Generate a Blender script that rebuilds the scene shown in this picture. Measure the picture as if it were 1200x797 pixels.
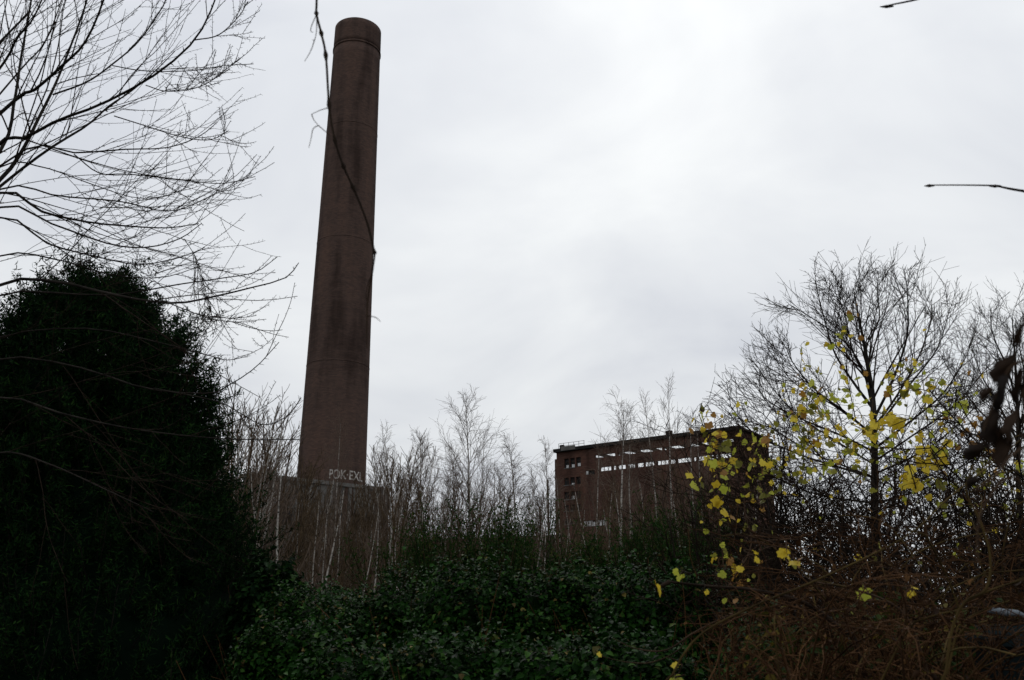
import bpy, math, random
import numpy as np
from mathutils import Vector, Matrix, Euler

# ---------------------------------------------------------------- camera, sky, sun, exposure
for o in list(bpy.data.objects): bpy.data.objects.remove(o)
scene = bpy.context.scene
COL = scene.collection
F = 1050.0                       # focal length in photo pixels (photo 1200 x 797)
PITCH = math.radians(17.3)
CAMZ = 1.7
cam_d = bpy.data.cameras.new('camera'); cam = bpy.data.objects.new('camera', cam_d); COL.objects.link(cam)
cam_d.sensor_width = 36.0; cam_d.lens = 36.0*F/1200.0
cam_d.clip_start = 0.05; cam_d.clip_end = 5000
cam_d.dof.use_dof = True; cam_d.dof.focus_distance = 25; cam_d.dof.aperture_fstop = 8.0
cam.location = (0, 0, CAMZ); cam.rotation_euler = (math.pi/2+PITCH, 0, 0)
scene.camera = cam
scene.render.resolution_x = 1024; scene.render.resolution_y = 680
scene.view_settings.view_transform = 'Standard'; scene.view_settings.look = 'None'
scene.view_settings.exposure = 0.0; scene.view_settings.gamma = 1.0
scene.view_settings.use_curve_mapping = False

SUN_EL, SUN_AZ = math.radians(48), math.radians(-12)      # azimuth from +Y, in front of the camera behind the cloud
world = bpy.data.worlds.new('World'); scene.world = world; world.use_nodes = True
nt = world.node_tree; nt.nodes.clear()
def N(t, kind, **kw):
    n = t.nodes.new(kind)
    for k, v in kw.items(): setattr(n, k, v)
    return n
out = N(nt, 'ShaderNodeOutputWorld'); bg = N(nt, 'ShaderNodeBackground'); bg.inputs[1].default_value = 0.1
sky = N(nt, 'ShaderNodeTexSky', sky_type='NISHITA'); sky.sun_disc = False
sky.sun_elevation = SUN_EL; sky.sun_rotation = -SUN_AZ
tc = N(nt, 'ShaderNodeTexCoord'); sep = N(nt, 'ShaderNodeSeparateXYZ'); nt.links.new(tc.outputs['Generated'], sep.inputs[0])
def M(t, op, a, b=None, clamp=False):
    n = N(t, 'ShaderNodeMath', operation=op); n.use_clamp = clamp
    for i, v in enumerate((a, b)):
        if v is None: continue
        if isinstance(v, (int, float)): n.inputs[i].default_value = v
        else: t.links.new(v, n.inputs[i])
    return n.outputs[0]
zc = M(nt, 'MAXIMUM', sep.outputs[2], 0.0)
den = M(nt, 'ADD', zc, 0.55)
comb = N(nt, 'ShaderNodeCombineXYZ')
nt.links.new(M(nt, 'DIVIDE', sep.outputs[0], den), comb.inputs[0]); nt.links.new(M(nt, 'DIVIDE', sep.outputs[1], den), comb.inputs[1])
mp = N(nt, 'ShaderNodeMapping'); mp.inputs['Rotation'].default_value = (0, 0, 0.6); mp.inputs['Scale'].default_value = (1.7, 2.3, 1); mp.inputs['Location'].default_value = (3.1, 1.3, 0)
nt.links.new(comb.outputs[0], mp.inputs[0])
nz = N(nt, 'ShaderNodeTexNoise'); nz.inputs['Scale'].default_value = 1.5; nz.inputs['Detail'].default_value = 5; nz.inputs['Roughness'].default_value = 0.5; nz.inputs['Distortion'].default_value = 0.5
nt.links.new(mp.outputs[0], nz.inputs['Vector'])
cr = N(nt, 'ShaderNodeValToRGB'); nt.links.new(nz.outputs[0], cr.inputs[0])
cr.color_ramp.elements[0].position = 0.30; cr.color_ramp.elements[0].color = (0.66, 0.685, 0.735, 1)
cr.color_ramp.elements[1].position = 0.70; cr.color_ramp.elements[1].color = (0.92, 0.94, 0.945, 1)
el = M(nt, 'ADD', M(nt, 'MULTIPLY', zc, 0.42), 0.86)          # overcast: brighter towards the zenith
vm = N(nt, 'ShaderNodeVectorMath', operation='SCALE'); nt.links.new(cr.outputs[0], vm.inputs[0]); nt.links.new(M(nt, 'MULTIPLY', el, 10.0), vm.inputs['Scale'])
mix = N(nt, 'ShaderNodeMixRGB'); mix.inputs[0].default_value = 0.96
nt.links.new(sky.outputs[0], mix.inputs[1]); nt.links.new(vm.outputs[0], mix.inputs[2])
nt.links.new(mix.outputs[0], bg.inputs[0]); nt.links.new(bg.outputs[0], out.inputs[0])

sun_d = bpy.data.lights.new('sun', 'SUN'); sun_d.energy = 0.5; sun_d.angle = math.radians(30); sun_d.color = (1, 0.96, 0.9)
sun = bpy.data.objects.new('sun', sun_d); COL.objects.link(sun)
sd = Vector((math.sin(SUN_AZ)*math.cos(SUN_EL), math.cos(SUN_AZ)*math.cos(SUN_EL), math.sin(SUN_EL)))
sun.rotation_euler = sd.to_track_quat('Z', 'Y').to_euler(); sun.location = sd*50

# ---------------------------------------------------------------- helpers
rng = np.random.default_rng(7)
ct, st = math.cos(PITCH), math.sin(PITCH)
def ray(px, py):
    u, v = (px-600.0), (398.5-py)
    return np.array([u, F*ct - v*st, F*st + v*ct])
def P(px, py, y):
    d = ray(px, py); k = y/d[1]
    return np.array([d[0]*k, y, CAMZ+d[2]*k])
def PXM(y): return y/F                # metres per pixel near the axis (roughly)

def mat(name, build):
    m = bpy.data.materials.new(name); m.use_nodes = True
    t = m.node_tree; b = t.nodes['Principled BSDF']; b.inputs['Specular IOR Level'].default_value = 0.03; build(t, b, t.nodes['Material Output']); return m
def ramp(t, src, stops):
    c = N(t, 'ShaderNodeValToRGB'); t.links.new(src, c.inputs[0])
    e = c.color_ramp.elements
    while len(e) < len(stops): e.new(0.5)
    for i, (p, col) in enumerate(stops): e[i].position = p; e[i].color = (*col, 1)
    return c.outputs[0]
def noise(t, scale, detail=4, vec='Object', stretch=None, dist=0):
    c = N(t, 'ShaderNodeTexCoord'); n = N(t, 'ShaderNodeTexNoise'); n.inputs['Scale'].default_value = scale; n.inputs['Detail'].default_value = detail; n.inputs['Distortion'].default_value = dist
    v = c.outputs[vec]
    if stretch:
        m = N(t, 'ShaderNodeMapping'); m.inputs['Scale'].default_value = stretch; t.links.new(v, m.inputs[0]); v = m.outputs[0]
    t.links.new(v, n.inputs['Vector']); return n.outputs[0]
def bark_mat(name, a, b, scale=14, rough=0.85):
    def f(t, p, o):
        t.links.new(ramp(t, noise(t, scale, 5, stretch=(1, 1, 0.3)), [(0.35, a), (0.68, b)]), p.inputs['Base Color'])
        p.inputs['Roughness'].default_value = rough
    return mat(name, f)
def leaf_mat(name, stops, trans=0.25, rough=0.45, spec=0.5, attr=True):
    # per leaf variation comes from the float attribute "leafvar" (joined foliage) or the object's random value
    def f(t, p, o):
        if attr:
            a = N(t, 'ShaderNodeAttribute'); a.attribute_name = 'leafvar'; src = a.outputs['Fac']
        else:
            a = N(t, 'ShaderNodeObjectInfo'); n = noise(t, 4.5, 4)
            src = M(t, 'ADD', M(t, 'MULTIPLY', a.outputs['Random'], 0.55), M(t, 'MULTIPLY', n, 0.5))
        c = ramp(t, src, stops)
        t.links.new(c, p.inputs['Base Color']); p.inputs['Roughness'].default_value = rough; p.inputs['Specular IOR Level'].default_value = spec
        tr = N(t, 'ShaderNodeBsdfTranslucent'); t.links.new(c, tr.inputs[0])
        mx = N(t, 'ShaderNodeMixShader'); mx.inputs[0].default_value = trans
        t.links.new(p.outputs[0], mx.inputs[1]); t.links.new(tr.outputs[0], mx.inputs[2]); t.links.new(mx.outputs[0], o.inputs[0])
    return mat(name, f)

MT = {}
MT['twig_dark'] = bark_mat('dark bare twig bark', (0.008, 0.0055, 0.004), (0.026, 0.018, 0.013))
MT['tree_bark'] = bark_mat('damp tree bark', (0.010, 0.009, 0.008), (0.030, 0.026, 0.022), 9)
MT['birch_twig'] = bark_mat('birch twig bark', (0.055, 0.040, 0.032), (0.15, 0.112, 0.088))
MT['sapling_bark'] = bark_mat('reddish sapling bark', (0.026, 0.018, 0.011), (0.10, 0.070, 0.043))
MT['dead_stem'] = bark_mat('dead bramble stem', (0.012, 0.006, 0.003), (0.095, 0.048, 0.022), 3)
MT['straw_stem'] = bark_mat('yellowish vine stem', (0.022, 0.015, 0.006), (0.075, 0.052, 0.018), 9)
MT['vine_stem'] = bark_mat('brown vine stem', (0.020, 0.013, 0.009), (0.06, 0.038, 0.024), 12)
def f(t, p, o):
    n = noise(t, 1.0, 4, stretch=(6, 6, 16)); t.links.new(ramp(t, n, [(0.36, (0.03, 0.026, 0.024)), (0.46, (0.27, 0.25, 0.225)), (0.8, (0.46, 0.435, 0.40))]), p.inputs['Base Color']); p.inputs['Roughness'].default_value = 0.8
MT['birch_bark'] = mat('white birch bark', f)
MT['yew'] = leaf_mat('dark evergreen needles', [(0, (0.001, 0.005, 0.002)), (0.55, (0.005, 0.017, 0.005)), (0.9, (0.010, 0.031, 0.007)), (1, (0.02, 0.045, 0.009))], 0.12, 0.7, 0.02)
MT['hedge'] = leaf_mat('bramble leaf', [(0, (0.0015, 0.007, 0.001)), (0.5, (0.005, 0.025, 0.002)), (0.85, (0.012, 0.045, 0.005)), (0.96, (0.032, 0.080, 0.012)), (0.985, (0.05, 0.035, 0.012)), (1, (0.14, 0.11, 0.03))], 0.12, 0.5, 0.05)
MT['bramble'] = leaf_mat('autumn bramble leaf', [(0, (0.006, 0.016, 0.003)), (0.5, (0.02, 0.04, 0.008)), (0.8, (0.06, 0.05, 0.01)), (1, (0.16, 0.12, 0.02))], 0.3, 0.6, 0.04)
MT['broom'] = leaf_mat('broom shoot', [(0, (0.007, 0.020, 0.004)), (0.7, (0.018, 0.046, 0.009)), (1, (0.05, 0.055, 0.014))], 0.2, 0.7, 0.03)
MT['dead_leaf'] = leaf_mat('withered brown leaf', [(0, (0.012, 0.006, 0.003)), (0.8, (0.04, 0.019, 0.008)), (1, (0.12, 0.06, 0.022))], 0.2, 0.7, 0.08)
MT['black_leaf'] = leaf_mat('blackened dry leaf', [(0.3, (0.006, 0.004, 0.003)), (0.9, (0.035, 0.020, 0.012))], 0.10, 0.7, 0.1, attr=False)
MT['yellow'] = leaf_mat('yellow vine leaf', [(0.18, (0.22, 0.12, 0.02)), (0.3, (0.50, 0.36, 0.025)), (0.6, (0.66, 0.50, 0.045)), (1, (0.74, 0.62, 0.10))], 0.5, 0.55, 0.2, attr=False)
MT['lime'] = leaf_mat('yellow green vine leaf', [(0.18, (0.16, 0.13, 0.02)), (0.3, (0.28, 0.31, 0.03)), (0.6, (0.42, 0.44, 0.05)), (1, (0.56, 0.56, 0.10))], 0.5, 0.55, 0.2, attr=False)
MT['olive'] = leaf_mat('olive vine leaf', [(0.2, (0.07, 0.07, 0.015)), (0.8, (0.24, 0.23, 0.035))], 0.45, 0.55, 0.2, attr=False)
MT['rust'] = leaf_mat('rusty vine leaf', [(0, (0.16, 0.07, 0.015)), (1, (0.38, 0.20, 0.03))], 0.4, 0.55, 0.4, attr=False)
def f(t, p, o):
    c = ramp(t, noise(t, 0.6, 6), [(0.3, (0.022, 0.018, 0.011)), (0.7, (0.06, 0.05, 0.028))]); t.links.new(c, p.inputs['Base Color']); p.inputs['Roughness'].default_value = 0.95
MT['ground'] = mat('damp leaf litter ground', f)
def brick_mat(name, c1, c2, mortar, uv=True, soot=0.5):
    def f(t, p, o):
        c = N(t, 'ShaderNodeTexCoord'); b = N(t, 'ShaderNodeTexBrick')
        t.links.new(c.outputs['UV'], b.inputs['Vector'])
        b.inputs['Color1'].default_value = (*c1, 1); b.inputs['Color2'].default_value = (*c2, 1); b.inputs['Mortar'].default_value = (*mortar, 1)
        b.inputs['Scale'].default_value = 1.0; b.inputs['Brick Width'].default_value = 0.5; b.inputs['Row Height'].default_value = 0.16
        b.inputs['Mortar Size'].default_value = 0.012
        m1 = N(t, 'ShaderNodeMapping'); m1.inputs['Scale'].default_value = (0.12, 0.9, 1); t.links.new(c.outputs['UV'], m1.inputs[0])
        n1 = N(t, 'ShaderNodeTexNoise'); n1.inputs['Scale'].default_value = 1.0; n1.inputs['Detail'].default_value = 4; t.links.new(m1.outputs[0], n1.inputs['Vector'])
        m2 = N(t, 'ShaderNodeMapping'); m2.inputs['Scale'].default_value = (0.45, 0.06, 1); t.links.new(c.outputs['UV'], m2.inputs[0])
        n2 = N(t, 'ShaderNodeTexNoise'); n2.inputs['Scale'].default_value = 1.0; n2.inputs['Detail'].default_value = 5; t.links.new(m2.outputs[0], n2.inputs['Vector'])
        x = M(t, 'ADD', M(t, 'MULTIPLY', n1.outputs[0], 0.22), M(t, 'MULTIPLY', n2.outputs[0], 0.78))
        g = ramp(t, x, [(0.36, (1-soot,)*3), (0.5, (1, 1, 1)), (0.66, (1.25, 1.18, 1.12))])
        mu = N(t, 'ShaderNodeMixRGB', blend_type='MULTIPLY'); mu.inputs[0].default_value = 1
        t.links.new(b.outputs['Color'], mu.inputs[1]); t.links.new(g, mu.inputs[2])
        t.links.new(mu.outputs[0], p.inputs['Base Color']); p.inputs['Roughness'].default_value = 0.9; p.inputs['Specular IOR Level'].default_value = 0.03
    return mat(name, f)
MT['chimney'] = brick_mat('sooty chimney brick', (0.082, 0.053, 0.044), (0.056, 0.038, 0.033), (0.058, 0.046, 0.041), soot=0.45)
MT['brick'] = brick_mat('dark red hall brick', (0.086, 0.044, 0.034), (0.058, 0.031, 0.025), (0.058, 0.042, 0.034), soot=0.4)
MT['brick_low'] = brick_mat('dark brown brick', (0.07, 0.042, 0.034), (0.05, 0.032, 0.027), (0.055, 0.042, 0.036), soot=0.35)
def plain(name, a, b, scale=1.2, rough=0.85, metal=0):
    def f(t, p, o):
        t.links.new(ramp(t, noise(t, scale, 6), [(0.35, a), (0.65, b)]), p.inputs['Base Color']); p.inputs['Roughness'].default_value = rough; p.inputs['Metallic'].default_value = metal
    return mat(name, f)
MT['concrete'] = plain('weathered grey concrete', (0.085, 0.083, 0.079), (0.15, 0.146, 0.139), 0.35)
MT['roof'] = plain('tar roof edging', (0.012, 0.012, 0.012), (0.03, 0.029, 0.028), 0.8)
MT['steel'] = plain('rusted dark steel', (0.03, 0.022, 0.018), (0.07, 0.05, 0.04), 2)
MT['glass'] = plain('dirty dark pane', (0.012, 0.013, 0.014), (0.03, 0.032, 0.034), 2, 0.35)
MT['void'] = plain('unlit brick interior', (0.025, 0.02, 0.018), (0.04, 0.032, 0.028), 2, 0.9)
MT['pale'] = plain('pale weathered sheet', (0.42, 0.43, 0.44), (0.6, 0.61, 0.62), 1.5, 0.6)
MT['paint'] = plain('faded white paint', (0.22, 0.20, 0.185), (0.54, 0.52, 0.49), 2.2, 0.8)
MT['bin'] = plain('dark blue green plastic', (0.008, 0.014, 0.016), (0.014, 0.021, 0.023), 3, 0.9)
MT['bin'].node_tree.nodes['Principled BSDF'].inputs['Specular IOR Level'].default_value = 0.0
MT['bin_grip'] = plain('plastic grip with painted highlight', (0.10, 0.12, 0.14), (0.17, 0.19, 0.21), 8, 0.5)  # pale base colour paints the sky highlight on the bin handle

def new_mesh(name, verts, faces, material, parent=None, kind=None, smooth=False, leafvar=None, uvs=None):
    """faces: (N,k) array of one face size, or list of arrays"""
    me = bpy.data.meshes.new(name)
    verts = np.ascontiguousarray(verts, dtype=np.float32)
    fl = faces if isinstance(faces, list) else [faces]
    fl = [np.asarray(f, dtype=np.int32) for f in fl if len(f)]
    tot = np.concatenate([np.full(len(f), f.shape[1], np.int32) for f in fl]); loops = np.concatenate([f.ravel() for f in fl])
    me.vertices.add(len(verts)); me.vertices.foreach_set('co', verts.ravel())
    me.loops.add(len(loops)); me.loops.foreach_set('vertex_index', loops)
    me.polygons.add(len(tot)); st_ = np.zeros(len(tot), np.int32); st_[1:] = np.cumsum(tot)[:-1]
    me.polygons.foreach_set('loop_start', st_)
    if smooth: me.polygons.foreach_set('use_smooth', np.ones(len(tot), bool))
    if leafvar is not None:
        a = me.attributes.new('leafvar', 'FLOAT', 'POINT'); a.data.foreach_set('value', np.asarray(leafvar, np.float32))
    if uvs is not None:
        u = me.uv_layers.new(name='UVMap'); u.data.foreach_set('uv', np.asarray(uvs, np.float32)[loops].ravel())
    me.update(calc_edges=True); me.validate()
    if material: me.materials.append(material)
    return link(name, me, parent, kind)
def link(name, me, parent=None, kind=None):
    o = bpy.data.objects.new(name, me); COL.objects.link(o)
    if parent is not None: o.parent = parent
    if kind: o['kind'] = kind
    return o
def thing(name, label, cat, loc=(0, 0, 0), group=None):
    o = bpy.data.objects.new(name, None); COL.objects.link(o); o.location = tuple(float(v) for v in loc); o.empty_display_size = 0.2
    return tag(o, label, cat, group)
def tag(o, label, cat, group=None):
    o['label'] = label; o['category'] = cat
    if group: o['group'] = group
    return o
def copy_tree(o, loc, rz, s, label=None, group=None, name=None):
    c = o.copy(); COL.objects.link(c); c.location = tuple(float(v) for v in loc); c.rotation_euler = (0, 0, rz); c.scale = s
    if label: c['label'] = label
    if group: c['group'] = group
    for ch in list(o.children):
        d = ch.copy(); COL.objects.link(d); d.parent = c
    return c

class Geo:
    """collects boxes / quads in world metres, with box-mapped uvs"""
    def __init__(s): s.v = []; s.f = []; s.uv = []
    def quad(s, a, b, c, d, uv=None):
        i = len(s.v); s.v += [tuple(a), tuple(b), tuple(c), tuple(d)]; s.f.append((i, i+1, i+2, i+3))
        if uv is None:
            A, B, D = Vector(a), Vector(b), Vector(d); w, h = (B-A).length, (D-A).length; uv = [(0, 0), (w, 0), (w, h), (0, h)]
        s.uv += uv
    def box(s, o, ex, ey, ez):
        o, ex, ey, ez = [np.array(k, float) for k in (o, ex, ey, ez)]
        p = lambda i, j, k: o+ex*i+ey*j+ez*k
        s.quad(p(0,0,0), p(1,0,0), p(1,0,1), p(0,0,1)); s.quad(p(1,1,0), p(0,1,0), p(0,1,1), p(1,1,1))
        s.quad(p(0,1,0), p(0,0,0), p(0,0,1), p(0,1,1)); s.quad(p(1,0,0), p(1,1,0), p(1,1,1), p(1,0,1))
        s.quad(p(0,0,1), p(1,0,1), p(1,1,1), p(0,1,1)); s.quad(p(0,1,0), p(1,1,0), p(1,0,0), p(0,0,0))
    def build(s, name, m, parent=None, kind=None, origin=(0, 0, 0)):
        return new_mesh(name, np.array(s.v)-np.array(origin), np.array(s.f), m, parent, kind, uvs=s.uv)

# ---- branch growing, all vectorised: a "level" is (pts (N,n,3), rad (N,n))
def unit(a): return a/np.maximum(np.linalg.norm(a, axis=-1, keepdims=True), 1e-9)
def run(start, d, length, r0, r1, n, wander, up, rg, droop=0.0):
    Nn = len(start); pts = np.zeros((Nn, n, 3)); pts[:, 0] = start; d = unit(d); step = (length/(n-1))[:, None]
    for i in range(1, n):
        d = unit(d + rg.normal(0, wander, (Nn, 3)) + np.array([0, 0, 1])*(up - droop*i/n))
        pts[:, i] = pts[:, i-1]+d*step
    k = np.linspace(0, 1, n)[None]; rad = r0[:, None]*(1-k)+r1[:, None]*k
    return pts, rad
def spawn(level, per, t0, t1, ang, lenf, rs, n, wander, up, rg, rmin=0.002, droop=0.0, flat=None, ts=None):
    pts, rad = level; Nn, m, _ = pts.shape
    t = t0+(t1-t0)*((np.arange(per)[None]+rg.random((Nn, per)))/per)
    t = t.ravel(); idx = np.repeat(np.arange(Nn), per)
    x = np.clip(t*(m-1), 0, m-1.001); i = x.astype(int); fr = (x-i)[:, None]
    a, b = pts[idx, i], pts[idx, i+1]; pos = a*(1-fr)+b*fr; T = unit(b-a)
    pr = rad[idx, i]*(1-fr[:, 0])+rad[idx, i+1]*fr[:, 0]
    q = rg.normal(0, 1, (len(t), 3))
    if flat is not None: q[:, 1] *= 0.6; q[:, 2] += flat
    perp = unit(q-(q*T).sum(1, keepdims=True)*T)
    al = rg.uniform(*ang, len(t))[:, None]
    d = np.cos(al)*T+np.sin(al)*perp
    PL = np.linalg.norm(np.diff(pts, axis=1), axis=2).sum(1)[idx]
    L = lenf(t, PL)*rg.uniform(0.65, 1.25, len(t))
    r0 = np.maximum(pr*rs, rmin); r1 = np.maximum(r0*0.35, rmin*0.7)
    return run(pos, d, L, r0, r1, n, wander, up, rg, droop)
def tubes(levels, sides_of):
    V, Q = [], []; base = 0
    for (pts, rad), k in zip(levels, sides_of):
        Nn, n, _ = pts.shape
        T = np.zeros_like(pts); T[:, 1:-1] = pts[:, 2:]-pts[:, :-2]; T[:, 0] = pts[:, 1]-pts[:, 0]; T[:, -1] = pts[:, -1]-pts[:, -2]; T = unit(T)
        mean = unit(pts[:, -1]-pts[:, 0]); ref = np.zeros((Nn, 3)); ref[np.arange(Nn), np.argmin(np.abs(mean), axis=1)] = 1
        u = unit(np.cross(T, ref[:, None])); v = np.cross(T, u)
        a = np.arange(k)/k*2*math.pi
        ring = pts[:, :, None]+rad[:, :, None, None]*(np.cos(a)[None, None, :, None]*u[:, :, None]+np.sin(a)[None, None, :, None]*v[:, :, None])
        V.append(ring.reshape(-1, 3))
        I = base+np.arange(Nn*n*k).reshape(Nn, n, k); J = np.roll(I, -1, axis=2)
        Q.append(np.stack([I[:, :-1], J[:, :-1], J[:, 1:], I[:, 1:]], axis=-1).reshape(-1, 4)); base += Nn*n*k
    return np.concatenate(V), np.concatenate(Q)
def smooth_line(pts, n):
    """Catmull-Rom resample of a polyline"""
    p = np.array(pts, float); p = np.vstack([2*p[0]-p[1], p, 2*p[-1]-p[-2]]); m = len(p)-3
    out_ = []
    for t in np.linspace(0, m-1e-6, n):
        i = int(t); f_ = t-i; a, b, c, d = p[i:i+4]
        out_.append(0.5*((2*b)+(c-a)*f_+(2*a-5*b+4*c-d)*f_**2+(3*b-a-3*c+d)*f_**3))
    return np.array(out_)
def line_level(lines, n=14):
    """lines: [(points, r0, r1)] -> a level"""
    pts = np.stack([smooth_line(l[0], n) for l in lines]); k = np.linspace(0, 1, n)
    rad = np.stack([l[1]*(1-k)+l[2]*k for l in lines]); return pts, rad
def buds(level, per, size, rg):
    """short spur shoots"""
    return spawn(level, per, 0.05, 1.0, (0.7, 1.3), lambda t, L: np.full(len(t), size), 0.8, 2, 0, 0.0, rg, rmin=0.0016)

# ---- leaves joined into one foliage mesh: folded six-point blades
def leaves(pos, nrm, length, width, rg, hang=0.35, fold=0.25):
    n = len(pos); nrm = unit(nrm)
    d = rg.normal(0, 1, (n, 3)); d[:, 2] -= hang; d = unit(d-(d*nrm).sum(1, keepdims=True)*nrm); s = np.cross(nrm, d)
    L = length[:, None]; W = width[:, None]
    c0 = pos; c1 = pos+d*L*0.5+nrm*L*0.05; c2 = pos+d*L-nrm*L*0.12
    f_ = nrm*W*fold
    l1 = pos+d*L*0.30-s*W*0.5+f_; l2 = pos+d*L*0.68-s*W*0.36+f_*0.7; r1 = pos+d*L*0.30+s*W*0.5+f_; r2 = pos+d*L*0.68+s*W*0.36+f_*0.7
    V = np.stack([c0, l1, l2, c2, r2, r1, c1], axis=1).reshape(-1, 3)
    b = (np.arange(n)*7)[:, None]
    Tq = np.concatenate([b+np.array([[0, 6, 2, 1]]), b+np.array([[6, 3, 3, 2]])], 0)
    T3 = np.concatenate([b+np.array([[3, 2, 6]]), b+np.array([[3, 6, 4]])], 0)
    Q4 = np.concatenate([b+np.array([[0, 6, 2, 1]]), b+np.array([[0, 5, 4, 6]])], 0)
    var = np.repeat(rg.random(n), 7)
    return V, [Q4, T3], var
def lump(p, seed, s=1.0):
    q = p*s
    return (np.sin(q[:, 0]*2.1+seed)*np.sin(q[:, 1]*2.7+seed*1.7)*np.sin(q[:, 2]*2.3+seed*0.6)+0.6*np.sin(q[:, 0]*5.3+q[:, 2]*4.1+seed)*np.sin(q[:, 1]*4.9-q[:, 2]*3.7+seed*2))
def blob(name, center, r, m, parent, seed, nu=20, nv=12, amp=0.12, profile=None):
    th = np.linspace(0, 2*math.pi, nu, endpoint=False); ph = np.linspace(0.02, math.pi-0.02, nv)
    T, Ph = np.meshgrid(th, ph); d = np.stack([np.cos(T)*np.sin(Ph), np.sin(T)*np.sin(Ph), np.cos(Ph)], -1).reshape(-1, 3)
    k = 1+amp*lump(d*2, seed)
    V = np.array(center)+d*np.array(r)*k[:, None]
    I = np.arange(nu*nv).reshape(nv, nu); J = np.roll(I, -1, 1)
    Q = np.stack([I[:-1], I[1:], J[1:], J[:-1]], -1).reshape(-1, 4)
    return new_mesh(name, V, Q, m, parent, smooth=True, leafvar=np.full(len(V), 0.2))

# ---------------------------------------------------------------- ground
g = np.concatenate([[-1500, -600, -250], np.linspace(-120, 120, 61), [250, 600, 1500]]); gx, gy = np.meshgrid(g, g+100)
gz = 0.12*np.sin(gx*0.31+1)*np.sin(gy*0.23)-0.12; gz[np.hypot(gx, gy) < 14] = -0.02
n_ = len(g); I = np.arange(n_*n_).reshape(n_, n_)
new_mesh('ground', np.stack([gx, gy, gz], -1).reshape(-1, 3), np.stack([I[:-1, :-1], I[:-1, 1:], I[1:, 1:], I[1:, :-1]], -1).reshape(-1, 4), MT['ground'], None, 'structure', smooth=True)

# ---------------------------------------------------------------- chimney
def axis_at(px, py, y): return P(px, py, y)
CY = 131.0
b0 = P(388.5, 560, CY); CX = b0[0]
zt = P(422.5, 20.5, CY-3.8)[2]
H = zt+1.0
ch = thing('chimney', 'towering dark brown brick chimney with white graffiti near its foot', 'chimney', (CX, CY, 0))
def crad(z):                                  # radius so that the outline matches at foot and top
    zb = b0[2]; rb, rt = 4.95, 3.85
    return rb+(rt-rb)*(z-zb)/(zt-zb)
def shaft(name, z0, z1, dr, m, nz=60, seg=96, cap=False, inner=None):
    zs = np.linspace(z0, z1, nz); a = np.linspace(0, 2*math.pi, seg+1)
    V, UV = [], []
    for z in zs:
        r = crad(z)+dr
        for t_ in a: V.append((r*math.cos(t_), r*math.sin(t_), z)); UV.append((t_*4.5, z))
    I = np.arange(len(V)).reshape(nz, seg+1); Q = [np.stack([I[:-1, :-1], I[:-1, 1:], I[1:, 1:], I[1:, :-1]], -1).reshape(-1, 4)]
    if inner:                                # close top and bottom of the ring, and an inner wall
        b = len(V)
        for z in (z1, z0):
            for t_ in a: V.append(((crad(z)-inner)*math.cos(t_), (crad(z)-inner)*math.sin(t_), z)); UV.append((t_*4.5, z))
        top_in = np.arange(b, b+seg+1); bot_in = np.arange(b+seg+1, b+2*seg+2)
        for A, B in ((I[-1], top_in), (top_in, bot_in), (bot_in, I[0])): Q.append(np.stack([A[:-1], A[1:], B[1:], B[:-1]], -1))
    return new_mesh(name, np.array(V), np.concatenate(Q), m, ch, smooth=False, uvs=UV)
shaft('shaft', 0, zt-4.6, 0, MT['chimney'], inner=0.6)
shaft('crown_band', zt-4.6, zt-4.3, 0.12, MT['chimney'], nz=2, inner=0.5)
shaft('crown', zt-4.3, zt, 0.05, MT['chimney'], nz=6, inner=0.5)
for k in range(3): shaft('iron_band', 38+k*20, 38.14+k*20, 0.03, MT['chimney'], nz=2, inner=0.3)
# painted letters wrapped on the curved face
def hit_chimney(px, py):
    d = ray(px, py); d = d/np.linalg.norm(d); o = np.array([0, 0, CAMZ]); t_ = 100.0
    while t_ < 150:
        q = o+d*t_
        if math.hypot(q[0]-CX, q[1]-CY) < crad(q[2]): break
        t_ += 0.02
    return q
qa, qb = hit_chimney(386, 557), hit_chimney(424.5, 561)
aa, ab = [math.atan2(q[1]-CY, q[0]-CX) for q in (qa, qb)]
zg0, zg1 = hit_chimney(407, 562)[2], hit_chimney(407, 551)[2]
cu = bpy.data.curves.new('letters', 'FONT'); cu.body = 'POK\u00b7EXL'; cu.size = 1.0; cu.offset = 0.012
to = bpy.data.objects.new('letters_tmp', cu); COL.objects.link(to)
dg = bpy.context.evaluated_depsgraph_get(); tm = to.evaluated_get(dg).to_mesh()
tv = np.array([v.co[:] for v in tm.vertices]); tf = [list(p_.vertices) for p_ in tm.polygons]
to.evaluated_get(dg).to_mesh_clear(); bpy.data.objects.remove(to)
x0, x1 = tv[:, 0].min(), tv[:, 0].max(); y0, y1 = tv[:, 1].min(), tv[:, 1].max()
tn = (tv[:, 0]-x0)/(x1-x0); an = aa+(ab-aa)*(0.72*tn+0.28*tn**2); zz = zg0+(zg1-zg0)*(tv[:, 1]-y0)/(y1-y0)
rr = np.array([crad(z)+0.012 for z in zz])
me = bpy.data.meshes.new('graffiti'); me.from_pydata(np.stack([rr*np.cos(an), rr*np.sin(an), zz], -1).tolist(), [], tf); me.materials.append(MT['paint'])
gr = link('graffiti', me, ch); gr['label'] = 'white block letters painted on the chimney'

# ---------------------------------------------------------------- concrete plinth building in front of the chimney foot
pa, pb = P(296, 553, 117), P(458, 572.5, 131.8)
cb = thing('concrete_base', 'long grey concrete block building at the foot of the chimney', 'building', ((pa[0]+pb[0])/2, (pa[1]+pb[1])/2, 0))
org = np.array(cb.location)
zt0 = (pa[2]+pb[2])/2; du = np.array([pb[0]-pa[0], pb[1]-pa[1], 0]); LB = np.linalg.norm(du); du /= LB; dn = np.array([-du[1], du[0], 0])
o0 = np.array([pa[0], pa[1], 0])
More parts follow.
